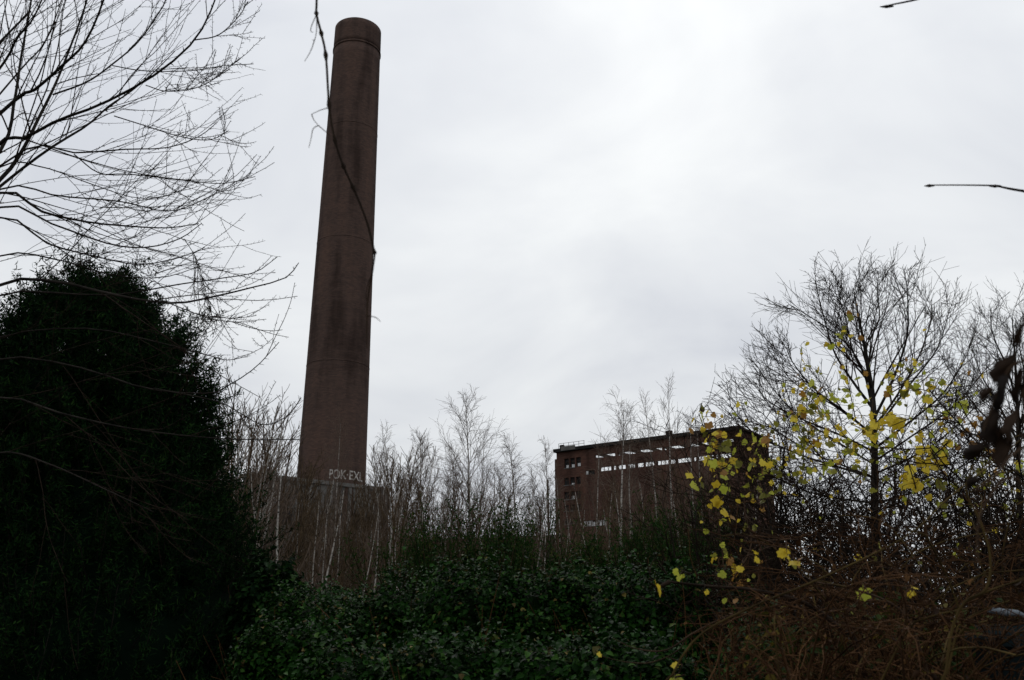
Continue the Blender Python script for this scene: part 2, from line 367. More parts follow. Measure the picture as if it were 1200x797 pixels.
# hollow in the middle is filled by the shaft: two blocks beside and one in front
G = Geo(); G.box(o0+dn*0.3, du*LB, dn*2.2, (0, 0, zt0-0.5)); G.build('wall', MT['concrete'], cb, origin=org)
G = Geo(); G.box(o0-dn*0.05-du*0.2+np.array([0, 0, zt0-0.5]), du*(LB+0.4), dn*2.9, (0, 0, 0.5)); G.build('roof_edge', MT['concrete'], cb, origin=org)
G = Geo(); G.box(o0+dn*2.5, du*(LB*0.22), dn*14, (0, 0, zt0-0.9)); G.build('wing', MT['concrete'], cb, origin=org)
G = Geo(); G.box(o0+dn*2.5+du*LB*0.985, du*LB*0.015, dn*14, (0, 0, zt0-0.9)); G.build('end_wall', MT['concrete'], cb, origin=org)
for k in range(8):
    G = Geo(); G.box(o0+du*(LB*(k+0.5)/8-0.25)+dn*0.05, du*0.5, dn*0.25, (0, 0, zt0-0.5)); G.build('pilaster', MT['concrete'], cb, origin=org)
for k in range(7):
    s0 = LB*(k+1)/8-0.9; zz0 = zt0-6.3
    G = Geo(); G.box(o0+du*s0+dn*0.22+np.array([0, 0, zz0]), du*1.8, dn*0.078, (0, 0, 2.2)); G.build('window', MT['glass'], cb, origin=org)

# ---------------------------------------------------------------- derelict brick power hall
A0 = P(652, 527, 149.0); B0 = P(864, 499.5, 130.0)
A0[2] = B0[2] = (A0[2]+B0[2])/2; HT = A0[2]
fo = np.array([A0[0], A0[1], 0]); fu = np.array([B0[0]-A0[0], B0[1]-A0[1], 0]); FL = np.linalg.norm(fu); fu /= FL; fn = np.array([-fu[1], fu[0], 0])   # fn points away from camera
DEP = 12.5
def fac(px, py):                              # pixel -> (along the facade, height)
    d = ray(px, py); o = np.array([0, 0, CAMZ]); k = ((fo-o)@fn)/(d@fn); q = o+d*k
    return (q-fo)@fu, q[2]
hall = thing('brick_hall', 'derelict dark red brick power hall with skeletal open roof', 'building', fo+fu*FL/2+fn*DEP/2)
ho = np.array(hall.location)
def wall(name, o, u, n, L, Ht, th, holes, m, parent, origin):
    """rectangle with rectangular holes, solid, inner sides only at the holes"""
    xs = sorted({0, L, *[h[0] for h in holes], *[h[1] for h in holes]}); zs = sorted({0, Ht, *[h[2] for h in holes], *[h[3] for h in holes]})
    nx, nz = len(xs)-1, len(zs)-1; open_ = np.zeros((nx+2, nz+2), bool); open_[0] = open_[-1] = True; open_[:, 0] = open_[:, -1] = True
    for i in range(nx):
        for j in range(nz):
            cx_, cz_ = (xs[i]+xs[i+1])/2, (zs[j]+zs[j+1])/2
            open_[i+1, j+1] = any(h[0] < cx_ < h[1] and h[2] < cz_ < h[3] for h in holes)
    G = Geo(); p = lambda x, d, z: o+u*x+n*d+np.array([0, 0, z])
    for i in range(nx):
        for j in range(nz):
            if open_[i+1, j+1]: continue
            x0, x1, z0, z1 = xs[i], xs[i+1], zs[j], zs[j+1]; uv = [(x0, z0), (x1, z0), (x1, z1), (x0, z1)]
            G.quad(p(x0, 0, z0), p(x1, 0, z0), p(x1, 0, z1), p(x0, 0, z1), uv); G.quad(p(x1, th, z0), p(x0, th, z0), p(x0, th, z1), p(x1, th, z1), [uv[1], uv[0], uv[3], uv[2]])
            if open_[i, j+1]: G.quad(p(x0, th, z0), p(x0, 0, z0), p(x0, 0, z1), p(x0, th, z1))
            if open_[i+2, j+1]: G.quad(p(x1, 0, z0), p(x1, th, z0), p(x1, th, z1), p(x1, 0, z1))
            if open_[i+1, j]: G.quad(p(x0, th, z0), p(x1, th, z0), p(x1, 0, z0), p(x0, 0, z0))
            if open_[i+1, j+2]: G.quad(p(x0, 0, z1), p(x1, 0, z1), p(x1, th, z1), p(x0, th, z1))
    return G.build(name, m, parent, origin=origin)
zu0, zu1 = fac(770, 528.3)[1], fac(770, 524.8)[1]       # upper slot
zl0, zl1 = fac(770, 545.2)[1], fac(770, 540.2)[1]       # lower slot
holes, wins = [], []
sl = fac(703, 550)[0]
rp = random.Random(3)
x = sl; cells = []
while x < FL-1.4:
    w_ = rp.uniform(1.6, 3.6); cells.append((x, min(x+w_, FL-1.2))); x += w_+rp.uniform(0.2, 0.4)
for a, b in cells: holes.append((a, b, zl0, zl1))
x = fac(697, 538)[0]; ucells = []
while x < FL-1.0:
    w_ = rp.uniform(2.4, 4.6); ucells.append((x, min(x+w_, FL-0.8))); x += w_+rp.uniform(0.25, 0.5)
for a, b in ucells: holes.append((a, b, zu0, zu1))
for (ya, yb, cols) in ((537.5, 548.5, (0, 1, 2)), (560, 568.5, (0, 1, 2)), (576.5, 585.5, (0, 1, 2)), (592, 599, (0, 1, 2)), (608, 614, (0, 1, 2))):
    for c_ in cols:
        xa = 661.0+7.0*c_; s0 = fac(xa, ya)[0]; s1 = fac(xa+5.4, ya)[0]; yy = -0.10*(xa-661)
        h = (s0, s1, fac(664, yb)[1], fac(664, ya)[1]); holes.append(h); wins.append(h)
hb = (fac(686.5, 556)[0], fac(697, 556)[0], fac(690, 556.5)[1], fac(690, 551.5)[1]); holes.append(hb)
hs = (fac(683.5, 613)[0], fac(711, 613)[0], fac(697, 616.5)[1], fac(697, 609.5)[1]); holes.append(hs)
FH = HT-0.55
wall('front_wall', fo, fu, fn, FL, FH, 0.45, holes, MT['brick'], hall, ho)
BH = zl0-0.6
wall('back_wall', fo+fn*(DEP-0.45), fu, fn, FL, BH, 0.45, [], MT['brick'], hall, ho)
eholes = [(2+i*2.9, 3.6+i*2.9, z, z+1.5) for i in range(3) for z in (6, 11, 16)]
wall('end_wall', fo+fu*(FL-0.45)+fn*0.45, fn, -fu, DEP-0.9, FH, -0.45, [], MT['brick'], hall, ho)
wall('end_wall', fo+fn*0.45, fn, fu, DEP-0.9, FH-2.2, 0.45, [], MT['brick'], hall, ho)
# projecting stair block edge at the far corner
G = Geo(); G.box(fo-fu*0.9+fn*0.8, fu*0.9, fn*3, (0, 0, fac(652, 537)[1])); G.build('stair_turret', MT['brick'], hall, origin=ho)
# interior floor just below the openings hides the hollow
G = Geo(); G.box(fo+fu*0.46+fn*0.46+np.array([0, 0, zl0-1.2]), fu*(FL-0.92), fn*(DEP-0.92), (0, 0, 0.3)); G.build('upper_floor', MT['concrete'], hall, origin=ho)
# roof skeleton
G = Geo(); G.box(fo-fu*0.3-fn*0.55+np.array([0, 0, FH+0.003]), fu*(FL+0.9), fn*1.5, (0, 0, 0.54)); G.build('roof_edge', MT['roof'], hall, origin=ho)
G = Geo(); G.box(fo-fu*0.3+fn*(DEP-0.7)+np.array([0, 0, FH+0.003]), fu*(FL+0.9), fn*0.9, (0, 0, 0.5)); G.build('roof_edge', MT['roof'], hall, origin=ho)
G = Geo(); G.box(fo+fu*(FL-3.4)+fn*0.96+np.array([0, 0, FH+0.2]), fu*3.9, fn*(DEP-1.7), (0, 0, 0.3)); G.build('roof_deck', MT['roof'], hall, origin=ho)
k = 0; s = 2.0
while s < FL-4.2:
    G = Geo(); G.box(fo+fu*s+fn*0.96+np.array([0, 0, FH-0.25]), fu*0.3, fn*(DEP-1.7), (0, 0, 0.5)); G.build('roof_beam', MT['steel'], hall, origin=ho)
    s += rp.uniform(1.9, 3.4)
for k in range(9):
    s = 0.6+k*(FL-1.6)/8
    G = Geo(); G.box(fo+fu*s+fn*(DEP-0.42)+np.array([0, 0, BH]), fu*0.4, fn*0.4, (0, 0, FH-BH)); G.build('column', MT['brick'], hall, origin=ho)
G = Geo(); G.box(fo+fu*fac(779.5, 508)[0]+fn*0.1+np.array([0, 0, HT]), fu*0.9, fn*0.7, (0, 0, 0.75)); G.build('roof_vent', MT['roof'], hall, origin=ho)
G = Geo(); G.box(fo+fu*0.6+fn*0.1+np.array([0, 0, HT]), fu*0.6, fn*0.6, (0, 0, 0.7)); G.build('roof_vent', MT['roof'], hall, origin=ho)
G = Geo(); G.box(fo+fu*1.3-fn*0.62+np.array([0, 0, FH+0.1]), fu*2.8, fn*0.06, (0, 0, 0.7)); G.build('parapet_panel', MT['concrete'], hall, origin=ho)
for k in range(6):
    G = Geo(); G.box(fo+fu*(0.3+k*1.0)+fn*0.2+np.array([0, 0, HT]), fu*0.05, fn*0.05, (0, 0, 1.0)); G.build('railing_post', MT['steel'], hall, origin=ho)
for zz0 in (0.5, 0.95):
    G = Geo(); G.box(fo+fu*0.35+fn*0.27+np.array([0, 0, HT+zz0]), fu*5.0, fn*0.05, (0, 0, 0.05)); G.build('railing', MT['steel'], hall, origin=ho)
# windows: pane recessed, frame bars, pale sill
for i, (a, b, z0, z1) in enumerate(wins):
    wn = Geo(); wn.box(fo+fu*a+fn*0.30+np.array([0, 0, z0]), fu*(b-a), fn*0.04, (0, 0, z1-z0)); w_o = wn.build('window', MT['glass'], hall, origin=ho)
    fr = Geo(); fr.box(fo+fu*((a+b)/2-0.04)+fn*0.24+np.array([0, 0, z0]), fu*0.08, fn*0.05, (0, 0, z1-z0)); fr.box(fo+fu*a+fn*0.235+np.array([0, 0, z0+(z1-z0)*0.62]), fu*(b-a), fn*0.05, (0, 0, 0.08)); fr.build('frame', MT['steel'], w_o, origin=ho)
    if i % 3 != 2 or i > 9:
        si = Geo(); si.box(fo+fu*(a-0.05)-fn*0.08+np.array([0, 0, z0-0.12]), fu*(b-a+0.1), fn*0.3, (0, 0, 0.115)); si.build('sill', MT['concrete'], w_o, origin=ho)
for (px_, py_) in ((663, 548), (669.5, 547), (676.5, 545.5), (669.5, 584), (669.5, 569)):
    s0, z0 = fac(px_, py_)
    G = Geo(); G.box(fo+fu*s0+fn*0.2+np.array([0, 0, z0-0.1]), fu*0.55, fn*0.06, (0, 0, 0.5)); G.build('boarding', MT['pale'], hall, origin=ho)
# strip window with pale panels
a, b, z0, z1 = hs; wd = (b-a)/5
for k in range(5):
    G = Geo(); G.box(fo+fu*(a+wd*k+0.06)+fn*0.12+np.array([0, 0, z0+0.03]), fu*(wd-0.12), fn*0.05, (0, 0, (z1-z0)*(0.96 if k != 2 else 0.7)-0.05)); G.build('pale_panel', MT['pale'], hall, origin=ho)
a, b, z0, z1 = hb
G = Geo(); G.box(fo+fu*a+fn*0.1+np.array([0, 0, z0+0.1]), fu*0.42, fn*0.05, (0, 0, (z1-z0)*0.8)); G.build('pale_panel', MT['pale'], hall, origin=ho)
G = Geo(); G.box(fo+fu*a+fn*0.35+np.array([0, 0, z0]), fu*(b-a), fn*0.05, (0, 0, z1-z0)); G.build('window', MT['glass'], hall, origin=ho)
s0, z0 = fac(811, 605)
for k in range(3):
    G = Geo(); G.box(fo+fu*(s0+k*0.55)-fn*0.06+np.array([0, 0, z0+0.25*(k % 2)]), fu*0.4, fn*0.055, (0, 0, 0.6)); G.build('pale_panel', MT['pale'], hall, origin=ho)
# broken glazing bars in the slots
for a, b in cells:
    for k in range(2):
        x = a+(b-a)*(k+1)/3
        if rp.random() < 0.6:
            G = Geo(); G.box(fo+fu*x+fn*0.2+np.array([0, 0, zl0]), fu*0.07, fn*0.07, (0, 0, zl1-zl0)); G.build('glazing_bar', MT['steel'], hall, origin=ho)

# low brick hall behind the birches
l0, l1 = P(470, 634, 172), P(668, 626, 158)
lo = np.array([l0[0], l0[1], 0]); lu = np.array([l1[0]-l0[0], l1[1]-l0[1], 0]); LL = np.linalg.norm(lu); lu /= LL; ln = np.array([-lu[1], lu[0], 0]); lz = (l0[2]+l1[2])/2
low = thing('low_hall', 'long low brown brick hall behind the birches beside the power hall', 'building', lo+lu*LL/2)
oo = np.array(low.location)
G = Geo(); G.box(lo, lu*LL, ln*14, (0, 0, lz-0.4)); G.build('wall', MT['brick_low'], low, origin=oo)
G = Geo(); G.box(lo-lu*0.2-ln*0.2+np.array([0, 0, lz-0.4]), lu*(LL+0.4), ln*14.4, (0, 0, 0.4)); G.build('roof', MT['roof'], low, origin=oo)
for k in range(9):
    G = Geo(); G.box(lo+lu*(1.5+k*LL/9.2)-ln*0.05+np.array([0, 0, lz-5]), lu*1.6, ln*0.045, (0, 0, 2.4)); G.build('window', MT['glass'], low, origin=oo)

# utility pole left of the hall
up = P(643, 640, 50); zt1 = P(643, 560, 50)[2]; zc1 = P(643, 583.5, 50)[2]-0.1
ut = thing('utility_pole', 'slim utility pole with one crossarm left of the brick hall', 'pole', (up[0], 50, -0.1))
V, Q = tubes([(np.array([[[0, 0, 0], [0, 0, zt1*0.5], [0, 0, zt1]]]), np.array([[0.07, 0.06, 0.045]]))], [8]); new_mesh('post', V, Q, MT['steel'], ut)
G = Geo(); G.box((-0.46, -0.13, zc1+0.1), (0.92, 0, 0), (0, 0.07, 0), (0, 0, 0.06)); G.build('crossarm', MT['pale'], ut)
for xx in (-0.40, 0.18, 0.40):
    V, Q = tubes([(np.array([[[xx, -0.1, zc1+0.16], [xx, -0.1, zc1+0.22], [xx, -0.1, zc1+0.27]]]), np.array([[0.02, 0.035, 0.015]]))], [6]); new_mesh('insulator', V, Q, MT['pale'], ut)

# ---------------------------------------------------------------- birches and saplings
def birch(name, H, seed, l1=34, spread=0.24, rt=0.0088, droop=0.25, lean=0.02, l2=6, l3=4, trunk_m='birch_bark', twig_m='birch_twig', ang=(0.45, 0.85), twig=0.007, t0=0.22, upc=0.12):
    rg = np.random.default_rng(seed)
    t = thing(name, 'x', 'tree')
    tr = run(np.zeros((1, 3)), np.array([[rg.normal(0, lean), rg.normal(0, lean), 1]]), np.array([H]), np.array([rt*H]), np.array([0.008]), 14, 0.028, 0.02, rg)
    tr[0][0, :, 2] *= H/tr[0][0, -1, 2]
    A = spawn(tr, l1, t0, 0.98, ang, lambda t_, L: L*(spread*(1.12-t_)+0.03), 0.42, 7, 0.06, upc*0.6, rg, rmin=twig*1.4, droop=droop*0.5)
    B = spawn(A, l2, 0.2, 1.0, (0.4, 0.9), lambda t_, L: L*0.42, 0.6, 4, 0.08, 0.05, rg, rmin=twig, droop=droop)
    C = spawn(B, l3, 0.15, 1.0, (0.3, 0.9), lambda t_, L: L*0.55+0.08, 0.7, 3, 0.09, 0.0, rg, rmin=twig*0.8, droop=droop*1.5)
    V, Q = tubes([tr], [7]); new_mesh('trunk', V, Q, MT[trunk_m], t, smooth=True)
    V, Q = tubes([A, B, C], [4, 3, 3]); new_mesh('crown', V, Q, MT[twig_m], t)
    t['H'] = H
    return t
def sapling(name, H, seed, trunk_m, l1=16, twig=0.007):
    rg = np.random.default_rng(seed); t = thing(name, 'x', 'tree')
    tr = run(np.zeros((1, 3)), np.array([[rg.normal(0, 0.06), rg.normal(0, 0.05), 1]]), np.array([H]), np.array([0.006*H+0.008]), np.array([0.008]), 10, 0.035, 0.02, rg)
    tr[0][0, :, 2] *= H/tr[0][0, -1, 2]
    A = spawn(tr, l1, 0.3, 0.97, (0.3, 0.65), lambda t_, L: L*(0.30*(1.1-t_)+0.03), 0.5, 6, 0.08, 0.12, rg, rmin=twig*1.3)
    B = spawn(A, 5, 0.2, 1.0, (0.3, 0.8), lambda t_, L: L*0.4, 0.6, 4, 0.1, 0.06, rg, rmin=twig)
    V, Q = tubes([tr], [6]); new_mesh('trunk', V, Q, MT[trunk_m], t, smooth=True)
    V, Q = tubes([A, B], [4, 3]); new_mesh('crown', V, Q, MT['sapling_bark' if trunk_m != 'birch_bark' else 'birch_twig'], t)
    t['H'] = H
    return t
def put(proto, px, top, depth, label, group=None, rz=0.0, first=False, wide=1.0, tilt=(0, 0)):
    q = P(px, top, depth); s = (q[2]+0.15)/proto['H']
    loc = (q[0], depth, -0.15)
    if first:
        proto.location = loc; proto.rotation_euler = (*tilt, rz); proto.scale = (s*wide, s*wide, s); proto['label'] = label
        if group: proto['group'] = group
        return proto
    c = copy_tree(proto, loc, rz, (s*wide, s*wide, s), label, group); c.rotation_euler = (*tilt, rz)
    return c
bA = birch('birch_tree', 12, 11, l1=44, spread=0.36, droop=0.12, ang=(0.45, 0.75))
bB = birch('birch_tree', 11, 12, l1=30, spread=0.24, droop=0.08)
bC = birch('birch_tree', 10, 13, l1=22, spread=0.32, ang=(0.3, 0.6), droop=0.05, upc=0.2, l3=3)
bD = birch('birch_tree', 12, 14, l1=26, spread=0.40, ang=(0.35, 0.6), droop=0.2, t0=0.45)
bE = birch('birch_tree', 10, 15, l1=36, spread=0.22, ang=(0.3, 0.6), droop=0.18)
put(bA, 549, 473, 46, 'tallest full crowned white birch between chimney and brick hall', first=True)
put(bE, 604, 516, 48, 'slender white birch with tight drooping crown beside the tallest birch', first=True, rz=1)
put(bC, 466, 512, 44, 'upright bare birch with steep forked branches right of the chimney foot', first=True, rz=2)
put(bB, 497, 508, 50, 'thin pale birch between the upright birch and the tallest birch', first=True, rz=0.4)
put(bD, 712, 472, 42, 'birch with fine drooping twigs before the left end of the brick hall', first=True, rz=2.2)
put(bC, 762, 474, 44, 'steep bare birch rising before the middle of the brick hall', rz=1.1, wide=0.75)
put(bC, 783, 462, 47, 'taller steep bare birch before the roof vent of the brick hall', rz=3.9, wide=0.7)
put(bB, 806, 487, 52, 'thin birch leaning before the right half of the brick hall', rz=2.9, wide=0.7)
put(bE, 641, 522, 70, 'thin far birch touching the crossarm pole', rz=2.0, wide=0.8)
put(bB, 577, 545, 60, 'small far birch between the tallest and the slender birch', rz=5)
put(bE, 524, 540, 56, 'small thin birch close left of the tallest birch', rz=4)
put(bB, 447, 530, 55, 'thin brown crowned birch at the right edge of the chimney', rz=3)
put(bD, 398, 492, 40, 'pale birch crossing the chimney below the graffiti', rz=3, wide=0.55)
sA = sapling('birch_sapling', 7, 21, 'birch_bark'); sB = sapling('birch_sapling', 6, 22, 'birch_bark', 12)
sC = sapling('brown_sapling', 7, 23, 'sapling_bark', 18); sD = sapling('brown_sapling', 6, 24, 'sapling_bark', 22)
used = set()
rs_ = np.random.default_rng(5)
LW, LBn = 'thin pale stemmed birch sapling', 'thin brown bare sapling'
ZONES = [(345, 'left of the chimney'), (390, 'below the left half of the chimney'), (436, 'below the graffiti'), (482, 'right of the chimney foot'), (530, 'left of the tallest birch'), (570, 'around the tallest birch'), (625, 'around the slender birch'), (662, 'left of the brick hall'), (715, 'before the window column of the hall'), (770, 'before the middle of the hall'), (830, 'before the roof vent side of the hall'), (9999, 'before the right end of the hall')]
def ZONE(px): return next(z for x, z in ZONES if px < x)
def thicket(n, x0, x1, topf, d0, d1, pw, lw, lb, gw, gb):
    for i in range(n):
        px = x0+(x1-x0)*((i+rs_.random())/n+0.022*math.sin(i*1.3)); d = max(rs_.uniform(d0, d1), 34 if px < 340 else 0); white = rs_.random() < pw
        pr = [(sA, sB), (sC, sD)][0 if white else 1][int(rs_.integers(2))]
        fi = pr.name not in used; used.add(pr.name)
        zone = ZONE(px)
        put(pr, px, topf(px)+rs_.uniform(-8, 34), d, (lw if white else lb)+' '+zone, (gw if white else gb)+' '+zone, rz=rs_.uniform(0, 6.28), first=fi, wide=rs_.uniform(0.8, 1.3), tilt=(rs_.normal(0, 0.07), rs_.normal(0, 0.07)))
thicket(100, 262, 480, lambda x: np.interp(x, [262, 290, 330, 352, 378, 432, 446, 480], [465, 470, 505, 552, 572, 576, 530, 528]), 26, 52, 0.45, LW, LBn, 'birch saplings', 'brown saplings')
thicket(46, 480, 660, lambda x: np.interp(x, [480, 560, 660], [560, 572, 590]), 36, 62, 0.4, LW, LBn, 'birch saplings', 'brown saplings')
thicket(50, 660, 900, lambda x: np.interp(x, [660, 760, 900], [575, 560, 545]), 28, 52, 0.35, LW, LBn, 'birch saplings', 'brown saplings')
for i_, (x_, t_, d_, pr_) in enumerate([(457, 528, 50, bB), (478, 540, 47, bE), (486, 522, 58, bC), (512, 533, 60, bB), (535, 528, 62, bE), (566, 520, 58, bC), (588, 552, 52, bB), (617, 556, 55, bC), (630, 565, 60, bE), (655, 560, 58, bB), (690, 530, 52, bC), (735, 520, 56, bE), (822, 510, 50, bC), (850, 520, 54, bB)]):
    put(pr_, x_, t_, d_, 'slim young birch '+ZONE(x_), 'young birches '+ZONE(x_), rz=rs_.uniform(0, 6.28), wide=rs_.uniform(0.75, 1.1))
put(sC, 288, 452, 24, 'tall many twigged sapling just right of the dark evergreen', rz=0.5, wide=1.2)
put(sC, 305, 470, 27, 'second tall sapling close right of the dark evergreen', rz=2.5, wide=1.1)

# brown undergrowth: dead stalks and brush, a mass
n_ = 6500; d = 24+42*rng.random(n_)**1.0; px = rng.uniform(180, 1000, n_)
pos = np.stack([(px-600)/F*d, d, np.full(n_, -0.1)], -1)
hgt = rng.uniform(1.0, 2.8, n_)*(0.6+d/70)
lv = run(pos, np.stack([rng.normal(0, 0.38, n_), rng.normal(0, 0.3, n_), np.ones(n_)], -1), hgt, rng.uniform(0.008, 0.018, n_), np.full(n_, 0.005), 4, 0.07, 0, rng)
l2 = spawn((lv[0][::2], lv[1][::2]), 4, 0.3, 1.0, (0.3, 0.8), lambda t, L: L*0.3, 0.6, 3, 0.1, 0.05, rng, rmin=0.006)
V, Q = tubes([lv, l2], [3, 3]); o = new_mesh('undergrowth', V, Q, MT['sapling_bark'], None, 'stuff'); tag(o, 'brown dead brush and stalks under the birches', 'undergrowth')

# ---------------------------------------------------------------- leafy hedge bushes
def bush(cx, top, half, depth, nleaf, seed, label, group=None, m='hedge', inner=True, size=(0.02, 0.054), deepf=0.8, name='bramble_bush'):
    rg = np.random.default_rng(seed)
    q = P(cx, top, depth); rx = half*depth/F; ry = rx*deepf; Hh = q[2]*0.955
    t = thing(name, label, 'bush', (q[0], depth, 0), group)
    c = np.array([0, 0, Hh*0.5]); R = np.array([rx, ry, Hh*0.5])
    d = rg.normal(0, 1, (nleaf, 3)); d[:, 2] = np.abs(d[:, 2])*np.where(rg.random(nleaf) < 0.82, 1, -1); d = unit(d)
    sp = np.sign(d)*np.abs(d)**0.72; k = 1+0.16*lump(d*2.6, seed)+0.06*lump(d*7, seed+3)
    depth_in = 1-np.abs(rg.normal(0, 0.12, nleaf))+np.where(rg.random(nleaf) < 0.06, rg.uniform(0, 0.12, nleaf), 0)
    pos = c+sp*R*(k*depth_in)[:, None]
    nr = unit(d*R[::-1])*0.6+rg.normal(0, 0.45, (nleaf, 3))+np.array([0, -0.15, 0.55])
    L = rg.uniform(*size, nleaf); V, Fc, var = leaves(pos, nr, L, L*rg.uniform(0.55, 0.8, nleaf), rg)
    new_mesh('foliage', V, Fc, MT[m], t, 'stuff', leafvar=var)
    if inner: blob('sky_block_core', c, R*0.80, MT[m], t, seed)  # added solid dark core, blocks sky light leaking between the leaves
    # a few canes poking out
    n = 12; s0 = np.stack([rg.uniform(-0.3, 0.3, n)*rx, rg.uniform(-0.3, 0.3, n)*ry, np.zeros(n)], -1)
    cn = run(s0, np.stack([rg.normal(0, 0.35, n), rg.normal(0, 0.3, n), np.ones(n)], -1), rg.uniform(0.85, 1.08, n)*Hh, np.full(n, 0.007), np.full(n, 0.002), 9, 0.06, 0, rg, droop=0.1)
    V, Q = tubes([cn], [4]); new_mesh('cane', V, Q, MT['dead_stem'], t)
    return t
HB = [(372, 676, 70, 8.5, 'low glossy bramble bush against the dark evergreen'), (338, 716, 60, 6.0, 'dark bramble bush at the foot of the evergreen'),
      (430, 690, 75, 7.5, 'low bramble bush in front of the birch thicket under the chimney'), (492, 668, 70, 7.5, 'bramble bush before the gap right of the chimney'),
      (556, 648, 70, 7.0, 'tall rounded bramble bush below the tallest birch'), (625, 660, 75, 7.0, 'broad bramble bush below the slender birch'),
      (695, 652, 75, 7.0, 'bramble bush below the left end of the brick hall'), (765, 652, 75, 6.5, 'bramble bush below the middle of the brick hall'),
      (835, 668, 75, 6.5, 'bramble bush below the right end of the brick hall'),
      (420, 745, 90, 5.2, 'nearer low bramble bush with damp leaves before the birch thicket'), (530, 735, 95, 5.0, 'nearer low bramble bush before the tall rounded one'),
      (640, 738, 95, 5.0, 'nearer low bramble bush before the broad one'), (745, 735, 95, 4.8, 'nearer bramble bush beside the dead brown canes')]
for i, (cx, tp, hf, dp, lb) in enumerate(HB): bush(cx, tp, hf, dp, 14000, 100+i, lb)
# finer, twiggy evergreen shoots standing above the hedge
def broom(cx, top, half, depth, seed, label, n=110):
    n = int(n*1.5); rg = np.random.default_rng(seed); q = P(cx, top, depth); Hh = q[2]; rx = half*depth/F
    t = thing('broom_shrub', label, 'shrub', (q[0], depth, 0))
    s0 = np.stack([rg.normal(0, 0.35, n)*rx, rg.normal(0, 0.35, n)*rx, np.zeros(n)], -1)
    A = run(s0, np.stack([rg.normal(0, 0.16, n), rg.normal(0, 0.14, n), np.ones(n)], -1), rg.uniform(0.6, 1.02, n)*Hh, np.full(n, 0.012), np.full(n, 0.004), 8, 0.05, 0.02, rg)
    B = spawn(A, 14, 0.35, 1.0, (0.25, 0.6), lambda t_, L: L*0.14, 0.6, 4, 0.08, 0.08, rg, rmin=0.004)
    V, Q = tubes([A], [4]); new_mesh('stem', V, Q, MT['vine_stem'], t)
    x = B[0][:, 1:].reshape(-1, 3); x = np.repeat(x, 4, 0)+rg.normal(0, 0.03, (len(x)*4, 3)); nn = rg.normal(0, 1, x.shape)
    V2, F2, var = leaves(x, nn, rg.uniform(0.04, 0.08, len(x)), rg.uniform(0.012, 0.022, len(x)), rg, hang=-0.8)
    new_mesh('foliage', V2, F2, MT['broom'], t, 'stuff', leafvar=var)
    V, Q = tubes([B], [3]); new_mesh('twig', V, Q, MT['broom'], t)
broom(797, 606, 42, 13, 201, 'feathery dark green shrub before the right half of the brick hall', 90)
broom(838, 632, 40, 11, 202, 'feathery shrub half under the strand of yellow leaves', 80)
broom(745, 632, 40, 14, 203, 'low feathery shrub before the white stemmed birches of the hall')
broom(563, 606, 40, 13, 204, 'feathery green shrub below the tallest birch', 60)
broom(620, 602, 22, 14, 205, 'narrow pointed green shrub right of the slender birch', 40)
broom(690, 652, 40, 14, 206, 'low feathery shrub below the pale strip window of the hall', 60)
broom(500, 640, 40, 13, 207, 'low feathery shrub right of the birch thicket', 60)

# ---------------------------------------------------------------- big dark evergreen at the left
ED = 10.0
eb = P(60, 725, ED); ev = thing('evergreen_tree', 'broad dark evergreen tree filling the shade under the bare branches', 'tree', (eb[0], ED, 0))
rg = np.random.default_rng(31)
prof_y = np.array([300, 315, 340, 370, 410, 450, 500, 560, 640, 700, 797, 900]); prof_x = np.array([62, 98, 152, 195, 234, 257, 274, 300, 352, 402, 455, 460])
zs_ = np.array([P(60, y, ED)[2] for y in prof_y])[::-1]; rs2 = np.array([(P(x, y, ED)[0]-P(60, y, ED)[0]) for x, y in zip(prof_x, prof_y)])[::-1]
zs_[0] = 0.0
def erad(z): return np.interp(z, zs_, rs2)
nb = 3600; z = zs_[-1]*(1-rg.random(nb)**1.15)*1.0; z = np.clip(z-0.80, 0.05, None); th = rg.uniform(0, 2*math.pi, nb)
dirx = np.stack([np.cos(th), np.sin(th)], -1); q = np.stack([dirx[:, 0]*2.2, dirx[:, 1]*2.2, z*1.1], -1)
k = 1+0.10*lump(q, 1.0, 1.0)+0.06*lump(q, 4.0, 3.1)
bl_ = rg.uniform(0.3, 0.75, nb)*np.where(rg.random(nb) < 0.12, 1.6, 1.0)
r = np.maximum((erad(z+0.55)*0.90-0.34)*k*(1-np.abs(rg.normal(0, 0.10, nb)))-bl_*0.35, 0.0)
base = np.stack([r*dirx[:, 0], r*dirx[:, 1]*0.9, z], -1)
ax = unit(np.stack([dirx[:, 0]*0.85, dirx[:, 1]*0.85, rg.uniform(0.5, 1.5, nb)], -1)+rg.normal(0, 0.22, (nb, 3)))
BR = run(base, ax, bl_, np.full(nb, 0.008), np.full(nb, 0.002), 7, 0.06, 0.06, rg)
TW = spawn(BR, 9, 0.1, 1.0, (0.35, 0.8), lambda t, L: L*0.30*(1.25-t)+0.03, 0.6, 4, 0.06, 0.05, rg, rmin=0.002)
x = np.concatenate([TW[0][:, 0:].reshape(-1, 3), BR[0][:, 3:].reshape(-1, 3)]); x = np.repeat(x, 3, 0); pp = x+rg.normal(0, 0.014, x.shape)
nn = rg.normal(0, 1, x.shape); ll = rg.uniform(0.04, 0.085, len(x)); ww = rg.uniform(0.009, 0.016, len(x)); n_ = len(x)
V, Fc, var = leaves(pp, nn, ll, ww, rg, hang=-0.9); 
new_mesh('foliage', V, Fc, MT['yew'], ev, 'stuff', leafvar=var)
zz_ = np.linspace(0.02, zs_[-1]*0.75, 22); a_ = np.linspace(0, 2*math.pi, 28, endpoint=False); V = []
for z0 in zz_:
    for t0 in a_: rr0 = max(erad(z0+0.4)*0.80-0.32, 0.02); V.append((rr0*math.cos(t0), rr0*math.sin(t0)*0.9, z0))
